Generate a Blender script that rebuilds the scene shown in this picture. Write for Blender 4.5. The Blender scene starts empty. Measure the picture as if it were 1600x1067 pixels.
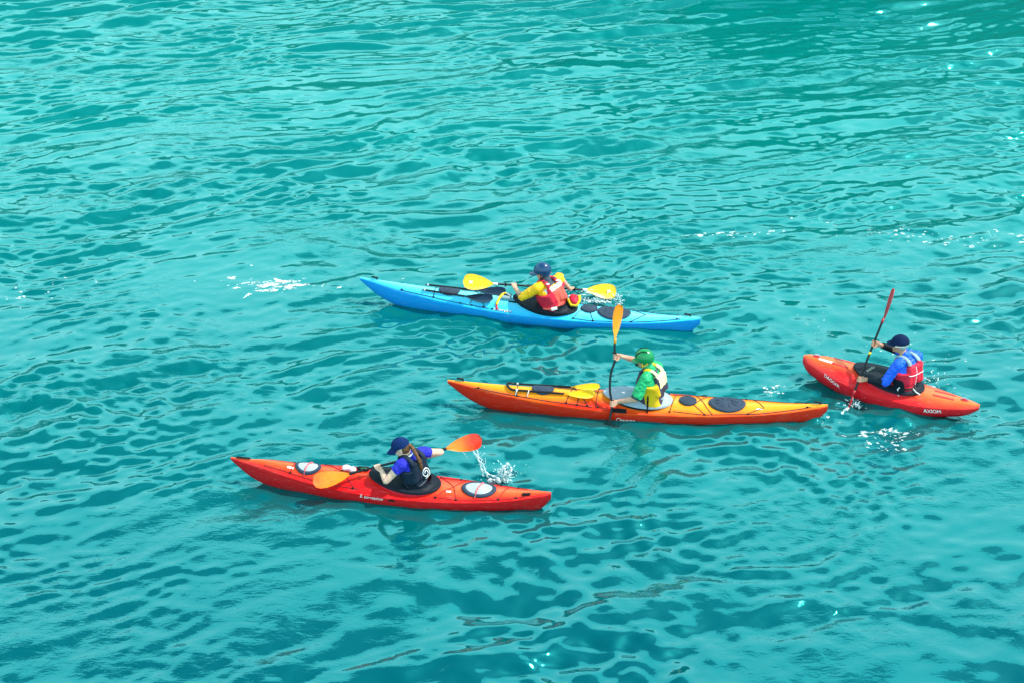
import bpy, bmesh, math, random
import numpy as np
from mathutils import Vector, Matrix

R = math.radians
random.seed(7)
RNG = np.random.default_rng(11)
scene = bpy.context.scene

# ------------------------------------------------------------------ camera
cam_data = bpy.data.cameras.new('camera')
cam_data.sensor_width = 36.0
cam_data.lens = 36.0 * 2340.0 / 1600.0
cam_data.clip_end = 3000.0
camera = bpy.data.objects.new('camera', cam_data)
scene.collection.objects.link(camera)
camera.location = (0.0, 0.0, 11.66)
camera.rotation_euler = (R(90 - 32), 0.0, 0.0)
scene.camera = camera

# ------------------------------------------------------------------ sky, sun, exposure
SUN_AZ, SUN_EL = R(85), R(57)          # clockwise from +Y
world = bpy.data.worlds.new('World')
scene.world = world
world.use_nodes = True
wn = world.node_tree
wn.nodes.clear()
sky = wn.nodes.new('ShaderNodeTexSky')
sky.sky_type = 'NISHITA'
sky.sun_disc = False
sky.sun_elevation = SUN_EL
sky.sun_rotation = SUN_AZ
sky.air_density = 1.0
sky.dust_density = 1.6
sky.ozone_density = 1.0
# unseen broken cloud, added for pale reflections in the water (flat layer seen in perspective)
wtc = wn.nodes.new('ShaderNodeTexCoord')
wsp = wn.nodes.new('ShaderNodeSeparateXYZ')
wn.links.new(wtc.outputs['Generated'], wsp.inputs[0])
wz = wn.nodes.new('ShaderNodeMath'); wz.operation = 'MAXIMUM'; wz.inputs[1].default_value = 0.0
wn.links.new(wsp.outputs['Z'], wz.inputs[0])
wa = wn.nodes.new('ShaderNodeMath'); wa.operation = 'ADD'; wa.inputs[1].default_value = 0.22
wn.links.new(wz.outputs[0], wa.inputs[0])
wd = wn.nodes.new('ShaderNodeVectorMath'); wd.operation = 'DIVIDE'
wc = wn.nodes.new('ShaderNodeCombineXYZ')
for i in range(3): wn.links.new(wa.outputs[0], wc.inputs[i])
wn.links.new(wtc.outputs['Generated'], wd.inputs[0]); wn.links.new(wc.outputs[0], wd.inputs[1])
wnz = wn.nodes.new('ShaderNodeTexNoise')
wnz.inputs['Scale'].default_value = 1.6; wnz.inputs['Detail'].default_value = 7; wnz.inputs['Roughness'].default_value = 0.55
wn.links.new(wd.outputs[0], wnz.inputs['Vector'])
wmr = wn.nodes.new('ShaderNodeMapRange'); wmr.interpolation_type = 'SMOOTHSTEP'
wmr.inputs['From Min'].default_value = 0.45; wmr.inputs['From Max'].default_value = 0.56
# cover shaped to brighten the low sky for the water and stay clear overhead
wcv = wn.nodes.new('ShaderNodeMath'); wcv.operation = 'MULTIPLY_ADD'; wcv.inputs[1].default_value = -0.80
wn.links.new(wz.outputs[0], wcv.inputs[0]); wn.links.new(wnz.outputs[0], wcv.inputs[2])
wcw = wn.nodes.new('ShaderNodeMath'); wcw.operation = 'ADD'; wcw.inputs[1].default_value = 0.60
wn.links.new(wcv.outputs[0], wcw.inputs[0])
wn.links.new(wcw.outputs[0], wmr.inputs['Value'])
wmx = wn.nodes.new('ShaderNodeMix'); wmx.data_type = 'RGBA'
wn.links.new(wmr.outputs[0], wmx.inputs['Factor'])
wn.links.new(sky.outputs[0], wmx.inputs['A'])
wmx.inputs['B'].default_value = (8.0, 14.8, 15.6, 1)
bg = wn.nodes.new('ShaderNodeBackground')
bg.inputs['Strength'].default_value = 0.15
wo = wn.nodes.new('ShaderNodeOutputWorld')
wn.links.new(wmx.outputs['Result'], bg.inputs['Color'])
wn.links.new(bg.outputs[0], wo.inputs['Surface'])

sun_data = bpy.data.lights.new('sun', 'SUN')
sun_data.energy = 5.0
sun_data.angle = R(0.6)
sun_data.color = (1.0, 0.94, 0.85)
sun = bpy.data.objects.new('sun', sun_data)
scene.collection.objects.link(sun)
sdir = Vector((math.sin(SUN_AZ) * math.cos(SUN_EL), math.cos(SUN_AZ) * math.cos(SUN_EL), math.sin(SUN_EL)))
sun.rotation_euler = sdir.to_track_quat('Z', 'Y').to_euler()
sun.location = (20, 30, 40)

scene.view_settings.view_transform = 'Standard'
scene.view_settings.look = 'None'
scene.view_settings.exposure = 0.28
scene.view_settings.gamma = 1.0
scene.view_settings.use_curve_mapping = False


# ------------------------------------------------------------------ helpers
def link(o, parent=None):
    scene.collection.objects.link(o)
    if parent is not None:
        o.parent = parent
    return o


def tag(o, label=None, cat=None, group=None, kind=None):
    if label: o['label'] = label
    if cat: o['category'] = cat
    if group: o['group'] = group
    if kind: o['kind'] = kind
    return o


def empty(name, loc=(0, 0, 0), rz=0.0):
    o = bpy.data.objects.new(name, None)
    o.empty_display_size = 0.2
    o.location = loc
    o.rotation_euler = (0, 0, rz)
    return link(o)


class MB:
    """collects verts and faces of one mesh object"""
    def __init__(self):
        self.v, self.f, self.m = [], [], []

    def add(self, verts, faces, mi=0):
        n = len(self.v)
        self.v += [tuple(map(float, p)) for p in verts]
        self.f += [tuple(i + n for i in q) for q in faces]
        self.m += [mi] * len(faces)
        return self

    def loft(self, rings, caps=True, mi=0):
        """rings: list of (n,3) arrays, closed around"""
        n = len(rings[0])
        verts = [p for r in rings for p in r]
        faces = []
        for i in range(len(rings) - 1):
            for j in range(n):
                k = (j + 1) % n
                faces.append((i * n + j, i * n + k, (i + 1) * n + k, (i + 1) * n + j))
        if caps:
            faces.append(tuple(range(n - 1, -1, -1)))
            faces.append(tuple(range((len(rings) - 1) * n, len(rings) * n)))
        return self.add(verts, faces, mi)

    def capsule(self, p0, p1, r0, r1=None, seg=12, flat0=False, flat1=False, squash=None, mi=0):
        r1 = r0 if r1 is None else r1
        p0, p1 = np.array(p0, float), np.array(p1, float)
        d = p1 - p0
        L = np.linalg.norm(d)
        if L < 1e-6:
            d = np.array([0, 0, 1.0]); L = 1e-6
        else:
            d = d / L
        a, b = frame(d) if squash is None else squash[0:2]
        sq = 1.0 if squash is None else squash[2]
        rings = []
        ang = np.linspace(0, 2 * np.pi, seg, endpoint=False)
        circ = np.outer(np.cos(ang), a) + np.outer(np.sin(ang) * sq, b)
        if not flat0:
            for t in (-80, -50, -25):
                t = math.radians(t)
                rings.append(p0 + d * r0 * math.sin(t) + circ * r0 * math.cos(t))
        rings.append(p0 + circ * r0)
        rings.append(p1 + circ * r1)
        if not flat1:
            for t in (25, 50, 80):
                t = math.radians(t)
                rings.append(p1 + d * r1 * math.sin(t) + circ * r1 * math.cos(t))
        return self.loft(rings, True, mi)

    def chain(self, pts, rad, seg=12):
        for i in range(len(pts) - 1):
            self.capsule(pts[i], pts[i + 1], rad[i], rad[i + 1], seg)
        return self

    def tube(self, pts, r, seg=6, closed=False, mi=0):
        pts = np.array(pts, float)
        n = len(pts)
        rings = []
        up = None
        for i in range(n):
            d = pts[min(i + 1, n - 1)] - pts[max(i - 1, 0)]
            if closed:
                d = pts[(i + 1) % n] - pts[i - 1]
            d = d / (np.linalg.norm(d) + 1e-9)
            if up is None:
                a, b = frame(d)
            else:
                a = up - d * (up @ d)
                a /= np.linalg.norm(a) + 1e-9
                b = np.cross(d, a)
            up = a
            rr = r if np.isscalar(r) else r[i]
            ang = np.linspace(0, 2 * np.pi, seg, endpoint=False)
            rings.append(pts[i] + rr * (np.outer(np.cos(ang), a) + np.outer(np.sin(ang), b)))
        if closed:
            rings.append(rings[0])
        return self.loft(rings, not closed, mi)

    def ball(self, c, rad, M=None, seg=16, rings=10, mi=0):
        c = np.array(c, float)
        rad = np.array(rad if not np.isscalar(rad) else (rad,) * 3, float)
        M = np.eye(3) if M is None else M
        rr = []
        for i in range(1, rings):
            t = math.pi * i / rings
            ang = np.linspace(0, 2 * np.pi, seg, endpoint=False)
            p = np.stack([np.cos(ang) * math.sin(t), np.sin(ang) * math.sin(t), np.full(seg, -math.cos(t))], 1) * rad
            rr.append(c + p @ M.T)
        return self.loft(rr, True, mi)

    def box(self, c, size, M=None, mi=0, bev=0.0):
        c = np.array(c, float); h = np.array(size, float) / 2
        M = np.eye(3) if M is None else M
        if bev <= 0:
            p = np.array([[x, y, z] for z in (-1, 1) for x, y in ((-1, -1), (1, -1), (1, 1), (-1, 1))]) * h
            return self.add(c + p @ M.T, [(3, 2, 1, 0), (4, 5, 6, 7), (0, 1, 5, 4), (1, 2, 6, 5), (2, 3, 7, 6), (3, 0, 4, 7)], mi)
        rings = []
        for z, ins in ((-h[2], bev), (-h[2] + bev, 0), (h[2] - bev, 0), (h[2], bev)):
            a, b = h[0] - ins, h[1] - ins
            e = bev
            q = [(a, -b + e), (a, b - e), (a - e, b), (-a + e, b), (-a, b - e), (-a, -b + e), (-a + e, -b), (a - e, -b)]
            rings.append(c + np.array([[x, y, z] for x, y in q]) @ M.T)
        return self.loft(rings, True, mi)

    def mesh(self, name):
        me = bpy.data.meshes.new(name)
        me.from_pydata(self.v, [], self.f)
        me.polygons.foreach_set('material_index', self.m)
        me.update()
        return me

    def build(self, name, mats, parent=None, smooth=True, sharp=None):
        me = self.mesh(name)
        bm = bmesh.new(); bm.from_mesh(me)
        bmesh.ops.recalc_face_normals(bm, faces=bm.faces)
        bm.to_mesh(me); bm.free()
        return finish(me, name, mats, parent, smooth, sharp)

    def remesh(self, name, mats, parent=None, voxel=0.006, smooth=5, disp=None, paint=None):
        me = self.mesh(name + '_raw')
        bm = bmesh.new(); bm.from_mesh(me)
        bmesh.ops.recalc_face_normals(bm, faces=bm.faces)
        bm.to_mesh(me); bm.free()
        o = bpy.data.objects.new(name + '_raw', me)
        scene.collection.objects.link(o)
        md = o.modifiers.new('r', 'REMESH'); md.mode = 'VOXEL'; md.voxel_size = voxel
        if smooth:
            sm = o.modifiers.new('s', 'SMOOTH'); sm.factor = 0.5; sm.iterations = smooth
        dg = bpy.context.evaluated_depsgraph_get()
        new = bpy.data.meshes.new_from_object(o.evaluated_get(dg))
        bpy.data.objects.remove(o); bpy.data.meshes.remove(me)
        if disp is not None:
            n = len(new.vertices)
            co = np.empty(n * 3); new.vertices.foreach_get('co', co); co = co.reshape(-1, 3)
            no = np.empty(n * 3); new.vertex_normals.foreach_get('vector', no); no = no.reshape(-1, 3)
            co = co + no * disp(co)[:, None]
            new.vertices.foreach_set('co', co.ravel()); new.update()
        if paint is not None:
            n = len(new.polygons)
            c = np.empty(n * 3); new.polygons.foreach_get('center', c)
            new.polygons.foreach_set('material_index', paint(c.reshape(-1, 3)).astype(np.int32))
        return finish(new, name, mats, parent, True, None)


def finish(me, name, mats, parent, smooth, sharp):
    me.name = name
    if not isinstance(mats, (list, tuple)):
        mats = [mats]
    idx = np.zeros(len(me.polygons), np.int32); me.polygons.foreach_get('material_index', idx)
    me.materials.clear()
    for m in mats: me.materials.append(m)
    me.polygons.foreach_set('material_index', idx)
    me.polygons.foreach_set('use_smooth', [smooth] * len(me.polygons))
    if smooth and sharp is not None:
        me.set_sharp_from_angle(angle=R(sharp))
    me.update()
    return link(bpy.data.objects.new(name, me), parent)


def frame(d):
    d = np.array(d, float)
    h = np.array([0, 0, 1.0]) if abs(d[2]) < 0.9 else np.array([1.0, 0, 0])
    a = np.cross(h, d); a /= np.linalg.norm(a)
    return a, np.cross(d, a)


def unit(v):
    v = np.array(v, float)
    return v / (np.linalg.norm(v) + 1e-12)


def spline(x, xs, ys):
    """smooth interpolation through points (finite difference hermite)"""
    xs, ys = np.array(xs, float), np.array(ys, float)
    x = np.clip(np.asarray(x, float), xs[0], xs[-1])
    m = np.gradient(ys, xs)
    i = np.clip(np.searchsorted(xs, x) - 1, 0, len(xs) - 2)
    h = xs[i + 1] - xs[i]
    t = (x - xs[i]) / h
    return ((2 * t**3 - 3 * t**2 + 1) * ys[i] + (t**3 - 2 * t**2 + t) * h * m[i] +
            (-2 * t**3 + 3 * t**2) * ys[i + 1] + (t**3 - t**2) * h * m[i + 1])


# ------------------------------------------------------------------ materials
def material(name, color, rough=0.5, color2=None, nscale=8.0, spec=0.3, bump=0.0, bscale=60.0, coat=0.0, sheen=0.0, metallic=0.0, subsurf=0.0):
    m = bpy.data.materials.new(name)
    m.use_nodes = True
    nt = m.node_tree
    b = nt.nodes['Principled BSDF']
    b.inputs['Roughness'].default_value = rough
    b.inputs['Specular IOR Level'].default_value = spec
    b.inputs['Metallic'].default_value = metallic
    b.inputs['Coat Weight'].default_value = coat
    b.inputs['Coat Roughness'].default_value = 0.15
    b.inputs['Sheen Weight'].default_value = sheen
    if subsurf:
        b.inputs['Subsurface Weight'].default_value = subsurf
        b.inputs['Subsurface Radius'].default_value = (0.012, 0.004, 0.002)
    c2 = color2 or tuple(c * 0.78 for c in color)
    tc = nt.nodes.new('ShaderNodeTexCoord')
    nz = nt.nodes.new('ShaderNodeTexNoise')
    nz.inputs['Scale'].default_value = nscale
    nz.inputs['Detail'].default_value = 5
    nt.links.new(tc.outputs['Object'], nz.inputs['Vector'])
    mx = nt.nodes.new('ShaderNodeMix'); mx.data_type = 'RGBA'
    rp = nt.nodes.new('ShaderNodeMapRange')
    rp.inputs['From Min'].default_value = 0.35; rp.inputs['From Max'].default_value = 0.65
    nt.links.new(nz.outputs[0], rp.inputs['Value'])
    nt.links.new(rp.outputs[0], mx.inputs['Factor'])
    mx.inputs['A'].default_value = (*color, 1)
    mx.inputs['B'].default_value = (*c2, 1)
    nt.links.new(mx.outputs['Result'], b.inputs['Base Color'])
    if bump > 0:
        n2 = nt.nodes.new('ShaderNodeTexNoise')
        n2.inputs['Scale'].default_value = bscale
        n2.inputs['Detail'].default_value = 4
        nt.links.new(tc.outputs['Object'], n2.inputs['Vector'])
        bp = nt.nodes.new('ShaderNodeBump')
        bp.inputs['Strength'].default_value = bump
        bp.inputs['Distance'].default_value = 0.01
        nt.links.new(n2.outputs[0], bp.inputs['Height'])
        nt.links.new(bp.outputs[0], b.inputs['Normal'])
    return m


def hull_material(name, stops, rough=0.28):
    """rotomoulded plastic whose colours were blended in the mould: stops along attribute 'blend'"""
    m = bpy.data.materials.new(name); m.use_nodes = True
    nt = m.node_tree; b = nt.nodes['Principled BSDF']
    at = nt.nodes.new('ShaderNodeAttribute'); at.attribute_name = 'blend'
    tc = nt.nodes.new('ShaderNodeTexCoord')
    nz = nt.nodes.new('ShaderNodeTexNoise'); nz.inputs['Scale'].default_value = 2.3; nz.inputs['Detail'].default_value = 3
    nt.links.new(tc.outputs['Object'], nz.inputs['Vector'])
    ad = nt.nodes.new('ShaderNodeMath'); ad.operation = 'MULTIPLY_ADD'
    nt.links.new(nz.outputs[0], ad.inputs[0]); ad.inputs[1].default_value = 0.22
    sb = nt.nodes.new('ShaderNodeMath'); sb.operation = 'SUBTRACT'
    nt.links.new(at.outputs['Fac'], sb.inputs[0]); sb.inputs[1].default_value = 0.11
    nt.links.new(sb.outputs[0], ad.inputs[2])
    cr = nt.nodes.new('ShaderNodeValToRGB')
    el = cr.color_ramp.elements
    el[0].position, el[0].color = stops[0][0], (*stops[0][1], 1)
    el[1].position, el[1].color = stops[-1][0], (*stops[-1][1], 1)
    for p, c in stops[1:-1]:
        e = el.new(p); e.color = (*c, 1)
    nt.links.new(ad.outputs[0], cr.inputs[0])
    # fine scuffs
    n2 = nt.nodes.new('ShaderNodeTexNoise'); n2.inputs['Scale'].default_value = 14; n2.inputs['Detail'].default_value = 8
    nt.links.new(tc.outputs['Object'], n2.inputs['Vector'])
    mr = nt.nodes.new('ShaderNodeMapRange')
    mr.inputs['To Min'].default_value = rough - 0.08; mr.inputs['To Max'].default_value = rough + 0.2
    nt.links.new(n2.outputs[0], mr.inputs['Value'])
    nt.links.new(mr.outputs[0], b.inputs['Roughness'])
    # pale scrapes and dried salt along the length
    mp = nt.nodes.new('ShaderNodeMapping'); mp.inputs['Scale'].default_value = (3.0, 26.0, 26.0)
    n3 = nt.nodes.new('ShaderNodeTexNoise'); n3.inputs['Scale'].default_value = 2.2; n3.inputs['Detail'].default_value = 8; n3.inputs['Roughness'].default_value = 0.65
    nt.links.new(tc.outputs['Object'], mp.inputs['Vector']); nt.links.new(mp.outputs[0], n3.inputs['Vector'])
    m3 = nt.nodes.new('ShaderNodeMapRange'); m3.inputs['From Min'].default_value = 0.56; m3.inputs['From Max'].default_value = 0.74
    m3.inputs['To Max'].default_value = 0.14
    nt.links.new(n3.outputs[0], m3.inputs['Value'])
    mxs = nt.nodes.new('ShaderNodeMix'); mxs.data_type = 'RGBA'
    nt.links.new(m3.outputs[0], mxs.inputs['Factor']); nt.links.new(cr.outputs[0], mxs.inputs['A'])
    mxs.inputs['B'].default_value = (0.62, 0.55, 0.5, 1)
    nt.links.new(mxs.outputs['Result'], b.inputs['Base Color'])
    b.inputs['Specular IOR Level'].default_value = 0.28
    bp = nt.nodes.new('ShaderNodeBump'); bp.inputs['Strength'].default_value = 0.06; bp.inputs['Distance'].default_value = 0.02
    nt.links.new(n2.outputs[0], bp.inputs['Height'])
    nt.links.new(bp.outputs[0], b.inputs['Normal'])
    return m


M = {}
M['black'] = material('black_plastic', (0.008, 0.009, 0.012), 0.45, spec=0.15)
M['carbon'] = material('carbon_shaft', (0.008, 0.01, 0.014), 0.35, spec=0.2)
M['rubber'] = material('hatch_rubber', (0.03, 0.045, 0.075), 0.6, spec=0.15, bump=0.15)
M['neoprene'] = material('neoprene', (0.008, 0.012, 0.02), 0.55, spec=0.12, bump=0.25, bscale=40)
M['cord'] = material('dark_cord', (0.02, 0.02, 0.025), 0.7)
M['red_cord'] = material('red_cord', (0.28, 0.008, 0.012), 0.7)
M['white'] = material('white_paint', (0.8, 0.8, 0.8), 0.5)
M['silver'] = material('hatch_grey', (0.36, 0.40, 0.42), 0.5, bump=0.1)
M['pink'] = material('pink_strap', (0.75, 0.12, 0.14), 0.6)
M['skin'] = material('skin', (0.56, 0.29, 0.2), 0.5, (0.47, 0.22, 0.15), 14, subsurf=0.15)
M['skin_pale'] = material('pale_skin', (0.66, 0.4, 0.3), 0.5, (0.58, 0.31, 0.22), 14, subsurf=0.15)
M['skin_tan'] = material('tanned_skin', (0.46, 0.22, 0.14), 0.5, (0.38, 0.17, 0.11), 14, subsurf=0.15)
M['eye'] = material('eye', (0.03, 0.025, 0.02), 0.2)
M['navy_cloth'] = material('navy_cloth', (0.003, 0.016, 0.075), 0.85, (0.005, 0.02, 0.09), 30, spec=0.1, bump=0.3, bscale=220)
M['cap_dark'] = material('dark_cap_cloth', (0.005, 0.014, 0.055), 0.85, spec=0.1, bump=0.3, bscale=220)
M['yellow_blade'] = material('yellow_blade', (0.9, 0.58, 0.0), 0.3, (0.85, 0.5, 0.0), 3)
M['grey_deck'] = material('pale_grey_neoprene', (0.31, 0.35, 0.41), 0.7, (0.26, 0.3, 0.37), 6, bump=0.25, bscale=30)
M['hair_brown'] = material('brown_hair', (0.16, 0.06, 0.02), 0.5, (0.05, 0.02, 0.01), 60)
M['hair_grey'] = material('grey_hair', (0.4, 0.38, 0.36), 0.7, (0.2, 0.19, 0.18), 80)
M['foam'] = material('foam', (0.80, 0.86, 0.87), 0.6, (0.68, 0.78, 0.8), 20, bump=0.6, bscale=50)
M['yellow'] = material('yellow_webbing', (0.85, 0.52, 0.01), 0.6)
M['red'] = material('red_fabric', (0.6, 0.012, 0.03), 0.6, bump=0.2, bscale=90)
M['navy_blade'] = material('navy_blade', (0.004, 0.016, 0.04), 0.4, spec=0.2)


def blade_material(name, c0, c1, translucent=0.0):
    m = bpy.data.materials.new(name); m.use_nodes = True
    nt = m.node_tree; b = nt.nodes['Principled BSDF']
    at = nt.nodes.new('ShaderNodeAttribute'); at.attribute_name = 'blend'
    tc = nt.nodes.new('ShaderNodeTexCoord')
    nz = nt.nodes.new('ShaderNodeTexNoise'); nz.inputs['Scale'].default_value = 9
    nt.links.new(tc.outputs['Object'], nz.inputs['Vector'])
    ad = nt.nodes.new('ShaderNodeMath'); ad.operation = 'MULTIPLY_ADD'
    nt.links.new(nz.outputs[0], ad.inputs[0]); ad.inputs[1].default_value = 0.5
    sb = nt.nodes.new('ShaderNodeMath'); sb.operation = 'SUBTRACT'
    nt.links.new(at.outputs['Fac'], sb.inputs[0]); sb.inputs[1].default_value = 0.25
    nt.links.new(sb.outputs[0], ad.inputs[2])
    cr = nt.nodes.new('ShaderNodeValToRGB')
    cr.color_ramp.elements[0].color = (*c0, 1); cr.color_ramp.elements[1].color = (*c1, 1)
    cr.color_ramp.elements[0].position = 0.25; cr.color_ramp.elements[1].position = 0.8
    nt.links.new(ad.outputs[0], cr.inputs[0])
    nt.links.new(cr.outputs[0], b.inputs['Base Color'])
    b.inputs['Roughness'].default_value = 0.3
    if translucent:
        tr = nt.nodes.new('ShaderNodeBsdfTranslucent')
        nt.links.new(cr.outputs[0], tr.inputs['Color'])
        mx = nt.nodes.new('ShaderNodeMixShader'); mx.inputs[0].default_value = translucent
        out = nt.nodes['Material Output']
        nt.links.new(b.outputs[0], mx.inputs[1]); nt.links.new(tr.outputs[0], mx.inputs[2])
        nt.links.new(mx.outputs[0], out.inputs['Surface'])
    return m


# ------------------------------------------------------------------ water
NW = 96
_lam = np.exp(RNG.uniform(math.log(0.16), math.log(0.85), NW))
_lam[:6] = RNG.uniform(1.0, 2.0, 6)
_narrow = np.arange(NW) % 2 == 0
_dir = np.where(_narrow, R(90) + R(12) + RNG.normal(0, R(12), NW), R(90) + R(6) + RNG.normal(0, R(42), NW))
_flip = RNG.random(NW) < 0.4
_dir = np.where(_flip, _dir + R(180), _dir)
_k = 2 * np.pi / _lam
_amp = 0.0053 * _lam ** 1.0 * (0.5 + 1.0 * RNG.random(NW)) * np.where(_lam > 0.95, 1.25, 1.0)
_ph = RNG.uniform(0, 2 * np.pi, NW)
SHARP = 0.45                                             # pointed crests, wide troughs
_norm = 1.0 / SHARP
_mean = float(np.mean(np.exp(SHARP * np.sin(np.linspace(0, 2 * np.pi, 400, endpoint=False)))))


def lowfield(x, y, seed, scale):
    r = np.random.default_rng(seed)
    s = np.zeros_like(x)
    for i in range(6):
        a = r.uniform(0, 2 * np.pi); k = 2 * np.pi / (scale * r.uniform(0.6, 1.8))
        s += np.sin(k * (x * math.cos(a) + 1.5 * y * math.sin(a)) + r.uniform(0, 6.28))
    return s / 2.4


# slow eddies: (x, y, radius, width, amplitude, wavelength)
EDDIES = [(2.9, 14.75, 1.45, 0.6, 0.011, 0.30), (0.2, 27.3, 1.6, 0.9, 0.008, 0.9), (5.6, 16.0, 0.5, 0.4, 0.005, 0.3)]


KAYAK_SPOTS = [(0.235, 19.40, 169.7, 5.0, .27), (1.69, 16.86, 175.9, 5.0, .27), (-1.54, 15.05, 172.0, 3.9, .27), (5.21, 17.23, 153.7, 2.2, .31)]


def water_height(x, y):
    x = np.asarray(x, float); y = np.asarray(y, float)
    wx = x + 0.16 * lowfield(x, y, 3, 5.0)
    wy = y + 0.16 * lowfield(x, y, 4, 4.0)
    e1 = 0.85 + 0.45 * lowfield(x, y, 5, 7.0)            # big waves stronger or weaker by area
    e2 = np.clip(0.85 + 0.6 * lowfield(x, y, 6, 4.5), 0.35, 1.8)
    e1 = np.clip(e1, 0.25, 1.6)
    far = np.clip((y - 17) / 16, 0, 1)
    e1 = e1 * (0.95 + 0.40 * far)
    e2 = e2 * (0.62 + 0.38 * np.clip((y - 13) / 4, 0, 1))
    # smooth boils
    for bx, by, br in ((0.6, 27.6, 2.2), (3.6, 14.6, 1.6), (-5.0, 20.0, 2.2)):
        g = np.exp(-((x - bx) ** 2 + ((y - by) * 1.4) ** 2) / br ** 2)
        e1 = e1 * (1 - 0.6 * g); e2 = e2 * (1 - 0.35 * g)
    h = np.zeros_like(x)
    for i in range(NW):
        e = (e1 if _lam[i] > 0.38 else e2) * (0.60 + 0.8 * far if _narrow[i] else 1.18 - 0.78 * far)
        h += _amp[i] * e * _norm * (np.exp(SHARP * np.sin(_k[i] * (wx * math.cos(_dir[i]) + wy * math.sin(_dir[i])) + _ph[i])) - _mean)
    for ex, ey, r0, w, a, l in EDDIES:
        r = np.hypot(x - ex, (y - ey) * 1.15)
        h += a * np.exp(-((r - r0) / w) ** 2) * np.cos(2 * np.pi * (r - r0) / l + 0.8 * np.sin(3 * np.arctan2(y - ey, x - ex)))
    # wavelets pushed out by the hulls
    for kx, ky, ang, L, bm in KAYAK_SPOTS:
        ca, sa = math.cos(R(ang)), math.sin(R(ang))
        lx = (x - kx) * ca + (y - ky) * sa; ly = -(x - kx) * sa + (y - ky) * ca
        t = np.clip(np.abs(lx) / (L / 2), 0, 1.0)
        over = np.maximum(np.abs(lx) - L / 2, 0)
        d = np.hypot(np.maximum(np.abs(ly) - bm * (1 - t ** 2.2), 0), over)
        h += 0.009 * np.exp(-(d / 0.3) ** 2) * np.cos(2 * np.pi * d / 0.24 + 2.2 * lx)
        wake = np.abs(np.abs(ly) - bm * .6 - 0.33 * np.maximum(L / 2 - lx, 0))
        h += 0.008 * np.exp(-(wake / 0.13) ** 2) * (lx < L / 2) * np.exp(-np.maximum(L / 2 - lx, 0) / 2.6) * np.cos(9 * lx)
    fade = np.clip(1.4 - np.hypot(x, y - 22) / 45.0, 0.0, 1.0)
    return h * fade


def axis(lo, hi, step, far_lo, far_hi):
    core = np.arange(lo, hi + 1e-6, step)
    out = [hi]
    s = step
    while out[-1] < far_hi:
        s *= 1.18; out.append(out[-1] + s)
    inn = [lo]
    s = step
    while inn[-1] > far_lo:
        s *= 1.18; inn.append(inn[-1] - s)
    return np.concatenate([np.array(inn[:0:-1]), core, np.array(out[1:])])


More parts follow.
